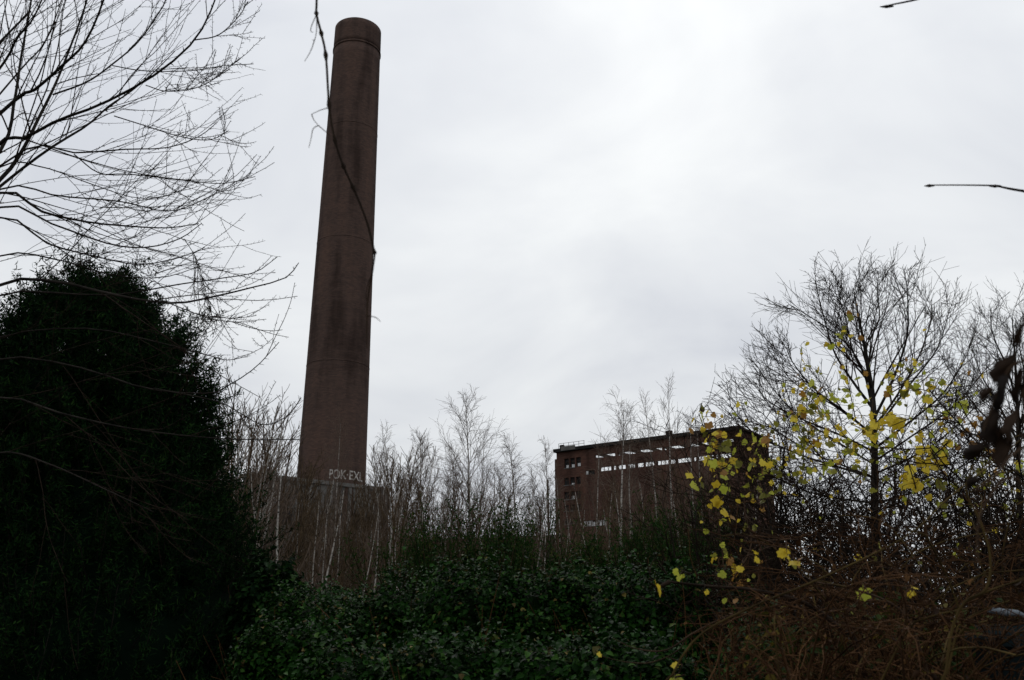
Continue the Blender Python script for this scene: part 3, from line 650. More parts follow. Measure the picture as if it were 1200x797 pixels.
I = np.arange(22*28).reshape(22, 28); J = np.roll(I, -1, 1)
new_mesh('sky_block_core', np.array(V), np.stack([I[:-1], J[:-1], J[1:], I[1:]], -1).reshape(-1, 4), MT['yew'], ev, smooth=True, leafvar=np.zeros(len(V)))  # added dark shell inside the crown, keeps sky from showing through
V, Q = tubes([(np.array([[[0, 0, -0.1], [0, 0, 1.5], [0.02, 0, 3.2], [0.05, 0, 4.9]]]), np.array([[0.22, 0.18, 0.1, 0.02]]))], [8]); new_mesh('trunk', V, Q, MT['tree_bark'], ev)
V, Q = tubes([BR], [4]); new_mesh('branch', V, Q, MT['tree_bark'], ev, 'stuff')
# small evergreen skirt bushes
bush(318, 655, 42, 9.0, 9000, 141, 'small dark evergreen bush tucked right of the big evergreen', m='yew', size=(0.05, 0.09), name='evergreen_bush')

# ---------------------------------------------------------------- bare tree at the left (trunk outside the frame)
TD = 6.3
lt = thing('bare_tree', 'bare deciduous tree with long dark budded branches over the evergreen', 'tree', (P(-330, 725, TD)[0], TD, 0))
lorg = np.array(lt.location)
limbs = [  # (start height px on trunk, points, r0 px, r1 px, depth offset start, end)
 (320, [(0,177),(17,117),(25,65),(38,-10),(42,-70)], 4.5, 1.2, 0, 0.5), (300, [(17,118),(41,105),(75,75),(100,49),(122,-2),(135,-60)], 4.2, 1.3, 0, -0.5),
 (330, [(0,211),(28,173),(45,139),(62,105),(79,64),(102,0),(120,-70)], 4.8, 1.4, 0.1, 0.8), (310, [(0,167),(28,162),(68,141),(119,122),(181,88),(228,47),(252,0),(262,-40)], 4.0, 1.0, -0.2, -0.9),
 (0, [(228,47),(256,41),(280,19),(290,2)], 1.6, 0.6, -0.8, -0.9), (345, [(8,212),(60,173),(102,147),(128,124),(151,109),(180,85),(205,60)], 3.6, 0.8, 0.2, 0.9),
 (0, [(62,111),(102,96),(132,75),(162,49),(186,15),(194,0),(205,-40)], 2.8, 1.0, 0.4, 0.2), (0, [(132,77),(169,83),(222,83),(263,77),(297,75)], 1.7, 0.6, 0.3, -0.4),
 (0, [(171,100),(196,107),(233,102),(269,81)], 1.4, 0.6, -0.6, -1.0), (345, [(30,175),(87,179),(147,175),(196,173),(233,160),(255,143)], 2.4, 0.7, 0.1, 0.6),
 (0, [(134,136),(169,147),(211,160),(245,164),(267,154)], 1.6, 0.6, -0.4, -1.0), (0, [(87,181),(117,203),(162,205),(211,211),(260,215),(299,207)], 1.9, 0.6, 0.3, -0.6),
 (370, [(0,226),(49,248),(102,260),(151,265),(196,267),(233,262)], 3.6, 0.8, 0.0, 0.3), (400, [(0,333),(60,329),(123,343),(169,352),(211,355),(253,347),(291,338),(334,326),(350,308)], 3.4, 0.6, -0.4, -1.2),
 (0, [(190,352),(225,366),(246,373),(270,377),(300,377)], 1.3, 0.5, -0.8, -0.7), (410, [(0,345),(88,345),(140,345),(211,333),(260,326),(299,319),(325,301)], 2.4, 0.6, 0.3, -0.2),
 (470, [(0,466),(70,484),(140,500),(211,510),(281,515),(351,515)], 2.0, 0.6, -0.6, -1.3), (450, [(0,420),(90,430),(170,455),(242,461),(267,452),(299,431),(327,401)], 2.2, 0.6, 0.0, -0.6),
 (0, [(180,455),(253,470),(281,484),(309,498),(337,487),(353,466)], 1.5, 0.6, -0.5, -0.9), (440, [(0,395),(100,385),(180,400),(246,417),(267,422),(292,417)], 2.0, 0.5, 0.4, -0.1),
 (0, [(216,280),(232,308),(241,352)], 0.9, 0.5, -0.5, -0.6), (380, [(0,255),(55,285),(110,300),(165,310),(215,300),(240,290)], 2.8, 0.6, 0.5, 0.9),
 (375, [(0,243),(60,262),(125,285),(170,290),(210,280),(236,262)], 2.4, 0.6, -0.6, -1.1), (395, [(0,300),(70,305),(130,322),(190,325),(240,310)], 2.4, 0.6, 0.7, 0.4),
 (300, [(0,80),(20,45),(40,20),(60,-30)], 3.0, 1.0, -0.6, -1), (310, [(0,110),(30,75),(52,50),(72,0),(80,-50)], 2.6, 0.9, 0.9, 1.4), (350, [(0,196),(50,196),(105,215),(160,232),(205,228)], 2.2, 0.6, 0.8, 1.3),
 (500, [(0,530),(60,545),(120,572),(180,600)], 2.0, 0.6, -0.7, -1.1), (360, [(0,222),(70,230),(140,236),(190,247),(225,243)], 2.0, 0.6, -0.9, -1.4)]
lines = []
for i, (ty, pts, r0, r1, d0, d1) in enumerate(limbs):
    ds = np.linspace(d0, d1, len(pts)); w = [P(a, b, TD+dd) for (a, b), dd in zip(pts, ds)]
    if ty: w = [np.array([lorg[0], TD, P(-200, ty+70, TD)[2]]), P(-85, (ty+60+2*pts[0][1])/3+14, TD+d0*0.5)]+w
    k = TD/F*0.5; lines.append((np.array(w)-lorg, r0*k*(1.35 if ty else 0.95), r1*k*1.4))
L0 = line_level(lines, 22)
rg = np.random.default_rng(41)
trk = smooth_line([(0, 0, -0.1), (0.03, 0, 1.3), (0, 0, P(-150, 520, TD)[2]), (0, 0.03, P(-150, 360, TD)[2]), (-0.05, 0.1, P(-140, 200, TD)[2]), (-0.1, 0.2, P(-130, 20, TD)[2])], 16)[None]
trl = (trk, np.linspace(0.16, 0.035, 16)[None])
L1 = spawn(L0, 9, 0.24, 1.0, (0.25, 0.62), lambda t, L: L*0.28*(1.15-t)+0.30, 0.5, 12, 0.04, -0.03, rg, rmin=0.0026, droop=-0.09, flat=0.35)
def pix(p):
    q_ = p+lorg-np.array([0, 0, CAMZ]); zc_ = q_[:, 1]*ct+q_[:, 2]*st
    return 600+F*q_[:, 0]/zc_, 398.5-F*(q_[:, 2]*ct-q_[:, 1]*st)/zc_
def trim(lv):                                  # keep the crown inside the outline of the tree
    x, y = pix(lv[0][:, -1]); ok = x+rg.normal(0, 26, len(x)) < np.interp(y, [-50, 0, 80, 210, 260, 300, 330, 400, 470, 520], [310, 300, 302, 300, 262, 305, 328, 312, 315, 325]); return lv[0][ok], lv[1][ok]
L1 = trim(L1)
L2 = spawn(L1, 3, 0.15, 0.95, (0.35, 0.8), lambda t, L: L*0.42+0.06, 0.65, 8, 0.05, -0.01, rg, rmin=0.0021, droop=-0.07, flat=0.3)
L2 = trim(L2)
LT = spawn(trl, 14, 0.62, 1.0, (0.5, 1.0), lambda t, L: np.full(len(t), 1.9), 0.4, 10, 0.07, 0.10, rg, rmin=0.006)
LT1 = spawn(LT, 8, 0.2, 1.0, (0.4, 0.9), lambda t, L: L*0.32, 0.55, 7, 0.08, 0.06, rg, rmin=0.003)
LT2 = spawn(LT1, 4, 0.2, 1.0, (0.4, 0.9), lambda t, L: L*0.4, 0.6, 5, 0.08, 0.05, rg, rmin=0.0024)
bd = [buds(L1, 14, 0.022, rg), buds(L2, 8, 0.018, rg), buds((L0[0][:, 10:], L0[1][:, 10:]), 22, 0.028, rg)]
V, Q = tubes([trl], [12]); new_mesh('trunk', V, Q, MT['tree_bark'], lt, smooth=True)
V, Q = tubes([L0, LT], [7, 5]); new_mesh('limb', V, Q, MT['tree_bark'], lt, smooth=True)
V, Q = tubes([L1, L2, LT1, LT2]+bd, [4, 3, 4, 3, 3, 3, 3]); new_mesh('crown', V, Q, MT['twig_dark'], lt)

# ---------------------------------------------------------------- bare round-crowned tree at the right
RD = 14.5
def limb_tree(name, label, base_px, D, trunk, lim, seed, per=(12, 6, 3), r=(1.0,)):
    b = P(base_px, 725, D); t = thing(name, label, 'tree', (b[0], D, 0)); o = np.array(t.location); rg = np.random.default_rng(seed); k = D/F*0.5
    tp = [P(x, y, D) for x, y in trunk]; tp = [np.array([b[0], D, -0.1])]+tp
    T = (smooth_line(np.array(tp)-o, 18)[None], np.linspace(0.075, 0.008, 18)[None])
    Ls = []
    for pts, r0, dz in lim:
        pts = [(x, y+24*min(1, max(0, (500-y)/180))) for x, y in pts]; ds = np.linspace(0, dz, len(pts)); Ls.append((np.array([P(x, y, D+q_) for (x, y), q_ in zip(pts, ds)])-o, r0*k*1.05, 0.006))
    L0 = line_level(Ls, 16)
    L1 = spawn(L0, per[0], 0.15, 1.0, (0.30, 0.65), lambda t_, L: L*0.36*(1.2-t_)+0.25, 0.5, 8, 0.03, 0.015, rg, rmin=0.0055)
    LT = spawn(T, per[0]*2, 0.42, 1.0, (0.4, 0.8), lambda t_, L: L*0.28*(1.15-t_)+0.3, 0.4, 8, 0.03, 0.015, rg, rmin=0.0055)
    L2 = spawn((np.concatenate([L1[0], LT[0]]), np.concatenate([L1[1], LT[1]])), per[1], 0.15, 1.0, (0.35, 0.8), lambda t_, L: L*0.38+0.08, 0.6, 5, 0.035, 0.015, rg, rmin=0.0042)
    L3 = spawn(L2, per[2], 0.1, 0.95, (0.4, 0.9), lambda t_, L: L*0.36+0.03, 0.7, 3, 0.04, 0.015, rg, rmin=0.0034)
    V, Q = tubes([T], [9]); new_mesh('trunk', V, Q, MT['tree_bark'], t, smooth=True)
    V, Q = tubes([L0], [6]); new_mesh('limb', V, Q, MT['tree_bark'], t, smooth=True)
    V, Q = tubes([L1, LT, L2, L3], [4, 4, 3, 3]); new_mesh('crown', V, Q, MT['twig_dark'], t)
    return t
limb_tree('bare_tree', 'round crowned bare tree standing above the yellow leaved vines', 1026, RD, [(1026, 640), (1025, 540), (1023, 471), (1018, 436), (1013, 405), (1007, 375), (1000, 338)], [([(1025, 505), (1065, 445), (1098, 395), (1112, 345)], 2.8, -0.4), 
 ([(1022, 474), (1000, 440), (978, 400), (965, 350), (955, 305)], 3.6, 1), ([(1024, 490), (1045, 440), (1062, 383), (1064, 335), (1062, 305)], 3.4, -1),
 ([(1025, 500), (1050, 460), (1075, 410), (1090, 360), (1092, 328)], 3.0, 1.2), ([(1023, 510), (990, 480), (955, 450), (930, 415), (922, 395)], 3.0, -1.2),
 ([(1025, 530), (985, 510), (940, 490), (900, 465), (885, 440)], 3.0, 0.8), ([(1026, 525), (1070, 490), (1105, 455), (1130, 410), (1138, 385)], 3.0, 0.6),
 ([(1025, 560), (975, 545), (930, 530), (880, 505), (855, 470)], 2.8, -1), ([(1026, 555), (1080, 530), (1120, 500), (1145, 470)], 2.6, -1.2),
 ([(1018, 440), (1000, 400), (990, 350), (975, 310)], 2.2, -0.8), ([(1013, 395), (1030, 355), (1028, 320), (1030, 296)], 2.0, 0.9),
 ([(1022, 474), (1010, 420), (985, 380), (940, 345), (925, 335)], 2.4, 1.4), ([(1026, 590), (960, 580), (910, 560), (870, 535)], 2.4, 0.8), ([(1025, 545), (985, 520), (930, 480), (890, 425)], 2.4, 1.2), ([(1024, 510), (975, 470), (930, 440), (900, 395)], 2.2, 0.3), ([(1026, 540), (1070, 510), (1120, 470), (1160, 415)], 2.4, -0.5), ([(1026, 560), (950, 530), (900, 500), (865, 500)], 2.2, 1.5), ([(1026, 590), (1090, 570), (1130, 545), (1160, 530)], 2.4, 1.0)], 51)
limb_tree('bare_tree', 'paler bare tree crowding behind the round crowned one', 1195, 19, [(1195, 600), (1193, 500), (1190, 430), (1186, 370)], [
 ([(1194, 520), (1170, 470), (1150, 430), (1138, 390)], 3, 1), ([(1193, 500), (1215, 450), (1225, 400), (1235, 350)], 3, -1), ([(1192, 470), (1180, 420), (1165, 380), (1160, 350)], 2.5, -1),
 ([(1195, 560), (1150, 530), (1120, 500), (1105, 470)], 2.8, 1), ([(1195, 560), (1230, 530), (1260, 480), (1280, 430)], 2.8, 0.5), ([(1194, 600), (1150, 590), (1110, 570), (1090, 550)], 2.5, -1), ([(1193, 480), (1200, 430), (1195, 390), (1200, 360)], 2.5, 0.6), ([(1194, 540), (1165, 500), (1135, 460), (1120, 420)], 2.6, -0.8)], 52, per=(11, 6, 3))
# dense multi-stemmed bare shrubs under it
def thorn(cx, top, half, D, seed, label, n=11, m='twig_dark', thick=1.0):
    rg = np.random.default_rng(seed); q = P(cx, top, D); Hh = q[2]; rx = half*D/F
    t = thing('bare_shrub', label, 'shrub', (q[0], D, 0))
    s0 = np.stack([rg.normal(0, 0.2, n), rg.normal(0, 0.2, n), np.full(n, -0.05)], -1)
    an_ = rx/Hh
    A = run(s0, np.stack([rg.uniform(-1, 1, n)*an_, rg.uniform(-1, 1, n)*an_*0.8, np.ones(n)], -1), rg.uniform(0.75, 1.1, n)*Hh, np.full(n, 0.022), np.full(n, 0.006), 12, 0.09, 0.0, rg)
    B = spawn(A, 10, 0.25, 1.0, (0.4, 1.1), lambda t_, L: L*0.30, 0.55, 8, 0.12, 0.02, rg, rmin=0.005*thick)
    C = spawn(B, 7, 0.15, 1.0, (0.4, 1.1), lambda t_, L: L*0.42, 0.6, 5, 0.13, 0.0, rg, rmin=0.0038*thick)
    D_ = spawn(C, 3, 0.15, 1.0, (0.4, 1.1), lambda t_, L: L*0.5, 0.7, 3, 0.1, 0.0, rg, rmin=0.003*thick)
    V, Q = tubes([A], [6]); new_mesh('stem', V, Q, MT['tree_bark'], t, smooth=True)
    V, Q = tubes([B, C, D_], [4, 3, 3]); new_mesh('crown', V, Q, MT[m], t)
thorn(925, 545, 80, 9.5, 61, 'dense bare shrub right of the brick hall below the yellow leaves')
thorn(1010, 560, 90, 9.0, 62, 'tangled bare shrub around the foot of the round crowned tree', 12)
thorn(1100, 560, 90, 8.0, 63, 'tangled bare shrub beneath the brightest yellow leaf cluster', 12)
thorn(1185, 540, 90, 8.5, 64, 'tangled bare shrub behind the withered hanging leaves', 12)
thorn(960, 620, 80, 6.2, 66, 'low dark bare shrub behind the pair of yellow leaves', 12)
thorn(1060, 610, 85, 6.0, 67, 'low dark bare shrub behind the lime leaf', 12)
thorn(1160, 600, 85, 6.0, 68, 'low dark bare shrub behind the dark bin', 12)
thorn(1165, 560, 60, 4.6, 69, 'dark twiggy shrub growing close behind the bin', 9)
thorn(880, 590, 60, 9.0, 65, 'low bare shrub between feathery shrub and yellow leaf strand', 12)

for i, (cx, tp, hf, dp, lb) in enumerate([(300, 575, 45, 30, 'brown bare shrub right of the evergreen under the tall saplings'), (345, 605, 42, 27, 'brown bare shrub below the left edge of the chimney'), (388, 618, 42, 25, 'brown bare shrub below the middle of the chimney'), (428, 612, 42, 26, 'brown bare shrub directly below the graffiti'), (470, 600, 42, 28, 'brown bare shrub under the upright forked birch'), (515, 612, 40, 30, 'brown bare shrub left of the tallest birch'), (585, 618, 40, 32, 'brown bare shrub between the tallest and the slender birch'), (650, 622, 40, 32, 'brown bare shrub under the left corner of the brick hall')]):
    thorn(cx, tp+8, hf, dp+15, 80+i, lb, 8, m='sapling_bark', thick=2.4)
# ---------------------------------------------------------------- dead brown canes in the right foreground
def tangle(cx, top, half, D, seed, label, n=120, m='dead_stem'):
    rg = np.random.default_rng(seed); q = P(cx, top, D); Hh = q[2]; rx = half*D/F
    t = thing('dead_bramble', label, 'bramble', (q[0], D, 0))
    s0 = np.stack([rg.normal(0, 0.45, n)*rx, rg.normal(0, 0.3, n)*rx, np.full(n, -0.03)], -1)
    A = run(s0, np.stack([rg.normal(0, 0.18, n), rg.normal(0, 0.15, n), np.ones(n)], -1), rg.uniform(0.9, 1.35, n)*Hh, rg.uniform(0.003, 0.006, n), np.full(n, 0.0016), 22, 0.10, 0.03, rg, droop=0.28)
    B = spawn(A, 7, 0.3, 1.0, (0.5, 1.2), lambda t_, L: np.full(len(t_), 0.34), 0.6, 9, 0.20, 0.0, rg, rmin=0.0016, droop=0.12)
    C = spawn(B, 3, 0.1, 1.0, (0.5, 1.3), lambda t_, L: L*0.45, 0.7, 5, 0.2, 0.0, rg, rmin=0.0012)
    for l_ in (A, B, C):                      # keep the canes below the outline of the heap
        over = l_[0][:, :, 2] > Hh; l_[0][:, :, 2][over] = Hh+(l_[0][:, :, 2][over]-Hh)*0.25
        l_[0][:, :, 2] = np.maximum(l_[0][:, :, 2], 0.01*(np.arange(l_[0].shape[1])[None] > 0))
    def clear(l_):                             # the heap ends where the green hedge begins
        w = l_[0]+np.array(t.location)-np.array([0, 0, CAMZ]); zc_ = w[..., 1]*ct+w[..., 2]*st; px_ = 600+F*w[..., 0]/np.maximum(zc_, 0.3)
        ok = ((px_ > 812+rg.normal(0, 12, len(w))[:, None]) | (w[..., 2] < -0.5)).all(1); return l_[0][ok], l_[1][ok]
    A, B, C = clear(A), clear(B), clear(C); A2 = (A[0][::4], A[1][::4]*1.35); A = tuple(np.delete(k_, np.s_[::4], 0) for k_ in A)
    V, Q = tubes([A2], [5]); new_mesh('cane', V, Q, MT['straw_stem'], t, smooth=True)
    V, Q = tubes([A], [5]); new_mesh('cane', V, Q, MT[m], t, smooth=True)
    V, Q = tubes([B, C], [4, 3]); new_mesh('twig', V, Q, MT[m], t)
    pts = B[0][:, 2:].reshape(-1, 3); sel = rg.random(len(pts)) < 0.5; x = pts[sel]
    L = rg.uniform(0.008, 0.024, len(x)); V, Fc, var = leaves(x, rg.normal(0, 1, x.shape), L, L*0.6, rg, hang=0.8, fold=0.5)
    new_mesh('withered_leaves', V, Fc, MT['dead_leaf'], t, 'stuff', leafvar=var)
for i, (cx, tp, hf, dp, lb) in enumerate([
 (925, 695, 50, 3.3, 'brown heap of dead canes at the left end of the tangle'), (985, 668, 65, 3.5, 'brown dead canes below the low pair of yellow leaves'),
 (1015, 655, 85, 3.6, 'dead canes behind the single lime leaf'), (1095, 622, 85, 3.6, 'dead canes under the big yellow cluster'), (1170, 598, 85, 3.5, 'dead canes beside the dark bin'),
 (955, 735, 60, 2.6, 'low matted dead canes in front of the brown heap'), (1000, 735, 85, 2.6, 'low matted dead canes under the lime leaf'), (1095, 735, 85, 2.6, 'low matted dead canes before the dark bin')]):
    tangle(cx, tp, hf, dp, 300+i, lb)
# dark leafy filling behind the canes
for i, (cx, tp, hf, dp, lb) in enumerate([(905, 712, 80, 5.6, 'shaded bramble bush behind the brown heap of canes'), (1010, 712, 90, 5.8, 'shaded bramble bush at the trunk of the round crowned tree'), (1120, 715, 95, 5.8, 'shaded bramble bush behind the dark bin'), (1215, 705, 80, 5.6, 'shaded bramble bush beside the withered hanging leaves')]):
    bush(cx, tp, hf, dp, 3500, 400+i, lb)

for i, (cx, tp, hf, dp, lb) in enumerate([(915, 690, 60, 3.4, 'thin leafy bramble at the left edge of the dead canes'), (1030, 672, 70, 3.5, 'thin leafy bramble growing through the dead canes by the lime leaf'), (1130, 690, 70, 3.2, 'thin leafy bramble growing through the dead canes by the bin')]):
    bush(cx, tp, hf, dp, 800, 430+i, lb, inner=False, m='bramble')
# dark bin half hidden in the canes
bp = P(1196, 716, 3.0); bn = thing('wheelie_bin', 'dark plastic bin with highlight painted on its grip half hidden among dead canes', 'bin', (bp[0]+0.17, 3.05, 0))
zl = P(1180, 746, 3.0)[2]
def frustum(z0, z1, w0, w1, d0, d1, bev=0.04):
    V = []
    for z, w, d_ in ((z0, w0, d0), (z1, w1, d1)):
        for sx, sy in ((-1, -1), (1, -1), (1, 1), (-1, 1)):
            for k in range(4):
                a = math.atan2(sy, sx)-math.pi/4+k*math.pi/6; V.append((sx*(w/2-bev)+bev*math.cos(a), sy*(d_/2-bev)+bev*math.sin(a), z))
    Q = [(i, (i+1) % 16, 16+(i+1) % 16, 16+i) for i in range(16)]
    return V, Q
def solid(name, parts, m, parent):
    V, Fq, Fc = [], [], []
    me = bpy.data.meshes.new(name)
    for v, q in parts:
        b = len(V); V += v; Fq += [tuple(b+i for i in f_) for f_ in q]+[tuple(b+i for i in reversed(range(16))), tuple(b+16+i for i in range(16))]
    me.from_pydata(V, [], Fq); me.materials.append(m); return link(name, me, parent)
solid('body', [frustum(0.06, zl-0.03, 0.34, 0.44, 0.4, 0.5)], MT['bin'], bn)
solid('rim', [frustum(zl-0.03, zl-0.012, 0.48, 0.48, 0.54, 0.54)], MT['bin'], bn)
solid('lid', [frustum(zl-0.010, zl+0.035, 0.47, 0.42, 0.53, 0.46)], MT['bin'], bn)
gp = P(1178, 718, 2.95)-np.array(bn.location); ga = P(1134, 717, 2.9)-np.array(bn.location)
V, Q = tubes([(smooth_line([gp+np.array([-0.055, 0, 0.004]), gp+np.array([-0.03, 0, 0.006]), gp, gp+np.array([0.05, 0, -0.006]), gp+np.array([0.10, 0.03, -0.06])], 14)[None], np.array([[0.003, 0.006, 0.009, 0.0105, 0.011, 0.011, 0.011, 0.0105, 0.010, 0.009, 0.008, 0.008, 0.008, 0.006]]))], [10]); new_mesh('handle', V, Q, MT['bin_grip'], bn, smooth=True)
for sx in (-1, 1):
    V, Q = tubes([(np.array([[[sx*0.19, 0.2, 0.1], [sx*0.21, 0.2, 0.1], [sx*0.23, 0.2, 0.1]]]), np.array([[0.1, 0.1, 0.1]]))], [16]); new_mesh('wheel', V, Q, MT['bin'], bn)

# ---------------------------------------------------------------- yellow leaved vines
def leaf_mesh(name, seed, m, narrow=1.0, fold=0.35):
    rg = np.random.default_rng(seed)
    # lobed outline, stalk at the origin, tip down (-Z), face towards -Y; unit length
    ang_ = np.radians([0, 25, 48, 70, 100, 128, 155]); rad_ = np.array([0.62, 0.44, 0.56, 0.40, 0.50, 0.42, 0.30])
    rad_ = rad_*rg.uniform(0.88, 1.12, 7); out_ = []
    for s_ in (1, -1):
        rr_ = rad_*rg.uniform(0.92, 1.08, 7); o_ = [(s_*math.sin(a)*r*narrow, -math.cos(a)*r) for a, r in zip(ang_, rr_)]
        out_.append(o_)
    pts = out_[0]+[(0, 0.12)]+out_[1][::-1][:-1]
    V = [(x, 0.18*abs(x)*fold*2-0.25*max(0, -z-0.2)**2+rg.normal(0, 0.02), z-0.38) for x, z in pts]
    V.append((0, 0.02, -0.40)); c = len(V)-1; n = len(pts)
    Fs = [(c, i, (i+1) % n) for i in range(n)]
    b = len(V)                                  # stalk
    for z, y in ((0.18, 0.03), (-0.28, 0.0)):
        for k in range(3): V.append((0.018*math.cos(k*2.1), y+0.018*math.sin(k*2.1), z))
    Fs += [(b+k, b+(k+1) % 3, b+3+(k+1) % 3, b+3+k) for k in range(3)]
    me = bpy.data.meshes.new(name); me.from_pydata(V, [], Fs); me.materials.append(m); return me
LM = {}
for key in ('yellow', 'lime', 'olive', 'rust'): LM[key] = [leaf_mesh('leaf', 900+i, MT[key], narrow=rp.uniform(0.7, 1.05), fold=rp.uniform(0.1, 0.9)) for i in range(6)]
lr = random.Random(8)
def vine(label, D, stems, clusters, seed, pal=('yellow', 'lime', 'olive', 'rust'), w=(5, 4, 3, 1), stem_m='vine_stem', r=0.005, root=None, cat='vine'):
    rg = np.random.default_rng(seed)
    W = [smooth_line([P(x, y, D+dd) for x, y, dd in s_], 20) for s_ in stems]
    base = W[0][0].copy(); base[2] = 0
    if root is not None: base = np.array(root)
    t = thing('leafy_vine', label, cat, base); o = base
    lv = []
    for i, s_ in enumerate(W):
        if i == 0 and s_[0][2] > 0.3: s_ = smooth_line(np.vstack([o, o*0.6+s_[0]*0.4+np.array([0.03, 0.02, 0]), s_]), 24)
        else: s_ = smooth_line(s_, 24)
        lv.append((s_-o, r, r*0.4))
    lvl = line_level(lv, 24); allp = np.concatenate([s_ for s_ in W]); ends = []; shoots = []
    for (cx, cy, spread, cnt, *sz) in clusters:
        size_px = sz[0] if sz else 17; mk = sz[1] if len(sz) > 1 else None
        for k in range(cnt if cnt == 1 else int(cnt*(1.9 if size_px < 18 else 1.25)+0.5)):
            dd = lr.gauss(0, 0.12); q = P(cx+lr.gauss(0, spread*1.35), cy+lr.gauss(0, spread*1.35), D+dd)
            key = mk or lr.choices(pal, w)[0]
            s = (size_px if cnt == 1 else min(size_px, 21))*lr.uniform(0.42, 0.85)*D/F
            lf = link('leaf', lr.choice(LM[key]), t)
            lf.rotation_euler = (lr.gauss(0, 0.7), lr.gauss(0, 0.7), lr.gauss(0, 0.9)); lf.scale = (s, s, s)
            top = q+np.array([0, 0, 0.38*s]); lf.location = tuple(top-o)
            R = lf.rotation_euler.to_matrix(); st0 = np.array(R@Vector((0, 0.03*s, 0.18*s)))+top
            j = np.argmin(np.linalg.norm(allp-st0, axis=1)+np.maximum(0, allp[:, 2]-st0[2])*0.3); a = allp[j]
            mid = (a+st0)/2+np.array([rg.normal(0, 0.02), rg.normal(0, 0.02), 0.12*np.linalg.norm(a-st0)])
            shoots.append((np.array([a, mid, st0])-o, 0.0022, 0.0011)); allp = np.vstack([allp, smooth_line([a, mid, st0], 6)[2:]])
    lev = [lvl]; sides = [6]
    if shoots: lev.append(line_level(shoots, 7)); sides.append(4)
    V, Q = tubes(lev, sides); new_mesh('stem', V, Q, MT[stem_m], t, smooth=True)
    return t
vine('vine strand of yellow green leaves climbing before the right end of the brick hall', 5.0, [[(905, 790, 0), (880, 740, 0), (852, 690, 0), (846, 640, 0), (838, 590, 0), (834, 540, 0), (826, 500, 0), (820, 474, 0)], [(852, 690, 0), (880, 640, 0), (872, 590, 0.1), (885, 545, 0.1), (900, 515, 0.1)]],
 [(821, 479, 3, 2, 13), (827, 491, 5, 3, 14), (835, 509, 6, 5, 17), (841, 524, 6, 5, 17), (838, 544, 6, 5, 18), (836, 564, 5, 3, 17), (820, 567, 6, 3, 14), (846, 598, 5, 4, 18, 'yellow'), (860, 603, 2, 1, 14, 'rust'), (840, 620, 4, 1, 14), (862, 556, 8, 3, 13), (872, 586, 6, 2, 13), (880, 528, 8, 3, 14), (860, 540, 8, 3, 14), (901, 514, 4, 2, 16, 'rust'), (886, 565, 6, 3, 14, 'olive'), (853, 660, 4, 2, 18), (842, 655, 3, 1, 15), (862, 678, 4, 2, 15, 'rust'), (893, 545, 6, 3, 14), (905, 580, 6, 3, 14, 'olive'), (880, 615, 8, 3, 12, 'olive'), (840, 640, 8, 2, 12), (868, 560, 18, 5, 10), (855, 620, 18, 4, 10), (890, 540, 14, 4, 10)], 71)
vine('vine climbing high into the round crowned tree with small yellow leaves', 7.0, [[(1000, 720, 0), (985, 600, 0), (965, 540, 0), (955, 480, 0), (975, 430, 0), (988, 395, 0), (1001, 360, 0)], [(965, 540, 0), (935, 490, 0), (940, 412, 0)]],
 [(1001, 362, 4, 2, 12, 'rust'), (990, 385, 4, 2, 12, 'olive'), (984, 398, 4, 3, 12), (981, 405, 4, 2, 13), (985, 423, 4, 2, 13), (941, 411, 4, 2, 10), (955, 430, 3, 2, 10), (945, 460, 7, 5, 13), (950, 475, 7, 5, 15), (940, 487, 8, 6, 15), (960, 492, 9, 7, 16), (965, 515, 10, 7, 16), (940, 520, 10, 7, 15), (985, 522, 9, 5, 15), (1000, 470, 8, 5, 16, 'lime'), (975, 537, 10, 5, 14), (920, 500, 8, 4, 12), (915, 545, 10, 4, 12, 'olive'), (950, 560, 12, 4, 12, 'olive'), (945, 500, 26, 26, 11), (985, 500, 26, 16, 11), (915, 540, 24, 14, 10), (960, 560, 30, 16, 10)], 72)
vine('vine with the brightest yellow leaf clusters in front of the bare shrubs', 5.2, [[(1120, 760, 0), (1090, 640, 0), (1070, 560, 0), (1050, 500, 0), (1045, 455, 0), (1082, 457, 0), (1136, 477, 0)], [(1090, 640, 0), (1110, 570, -0.1), (1092, 530, -0.1), (1080, 430, 0)], [(1050, 500, 0), (1020, 500, 0.1), (995, 520, 0.1)]],
 [(1045, 454, 8, 5, 16), (1065, 455, 8, 4, 15), (1086, 460, 6, 4, 15), (1110, 465, 6, 5, 14, 'lime'), (1130, 475, 6, 5, 14, 'lime'), (1050, 494, 7, 9, 19, 'yellow'), (1017, 500, 6, 8, 19, 'yellow'), (1092, 530, 8, 15, 22, 'yellow'), (1104, 540, 6, 4, 18), (1070, 570, 8, 9, 24, 'yellow'), (1090, 572, 7, 3, 22, 'olive'), (1080, 430, 5, 2, 12), (1060, 432, 4, 2, 12), (1142, 505, 9, 6, 14, 'rust'), (1110, 518, 7, 4, 16), (1150, 560, 8, 4, 15, 'olive'), (1035, 520, 8, 4, 14), (1000, 545, 8, 4, 14, 'olive'), (1165, 540, 8, 4, 14, 'rust'), (1185, 600, 9, 4, 14, 'olive'), (1120, 600, 9, 3, 13, 'olive'), (1020, 560, 10, 4, 13, 'olive'), (1080, 500, 32, 20, 11), (1040, 540, 28, 16, 11), (1130, 520, 28, 16, 11), (1100, 590, 34, 14, 11), (1170, 560, 22, 12, 11), (1060, 460, 18, 8, 10)], 73)
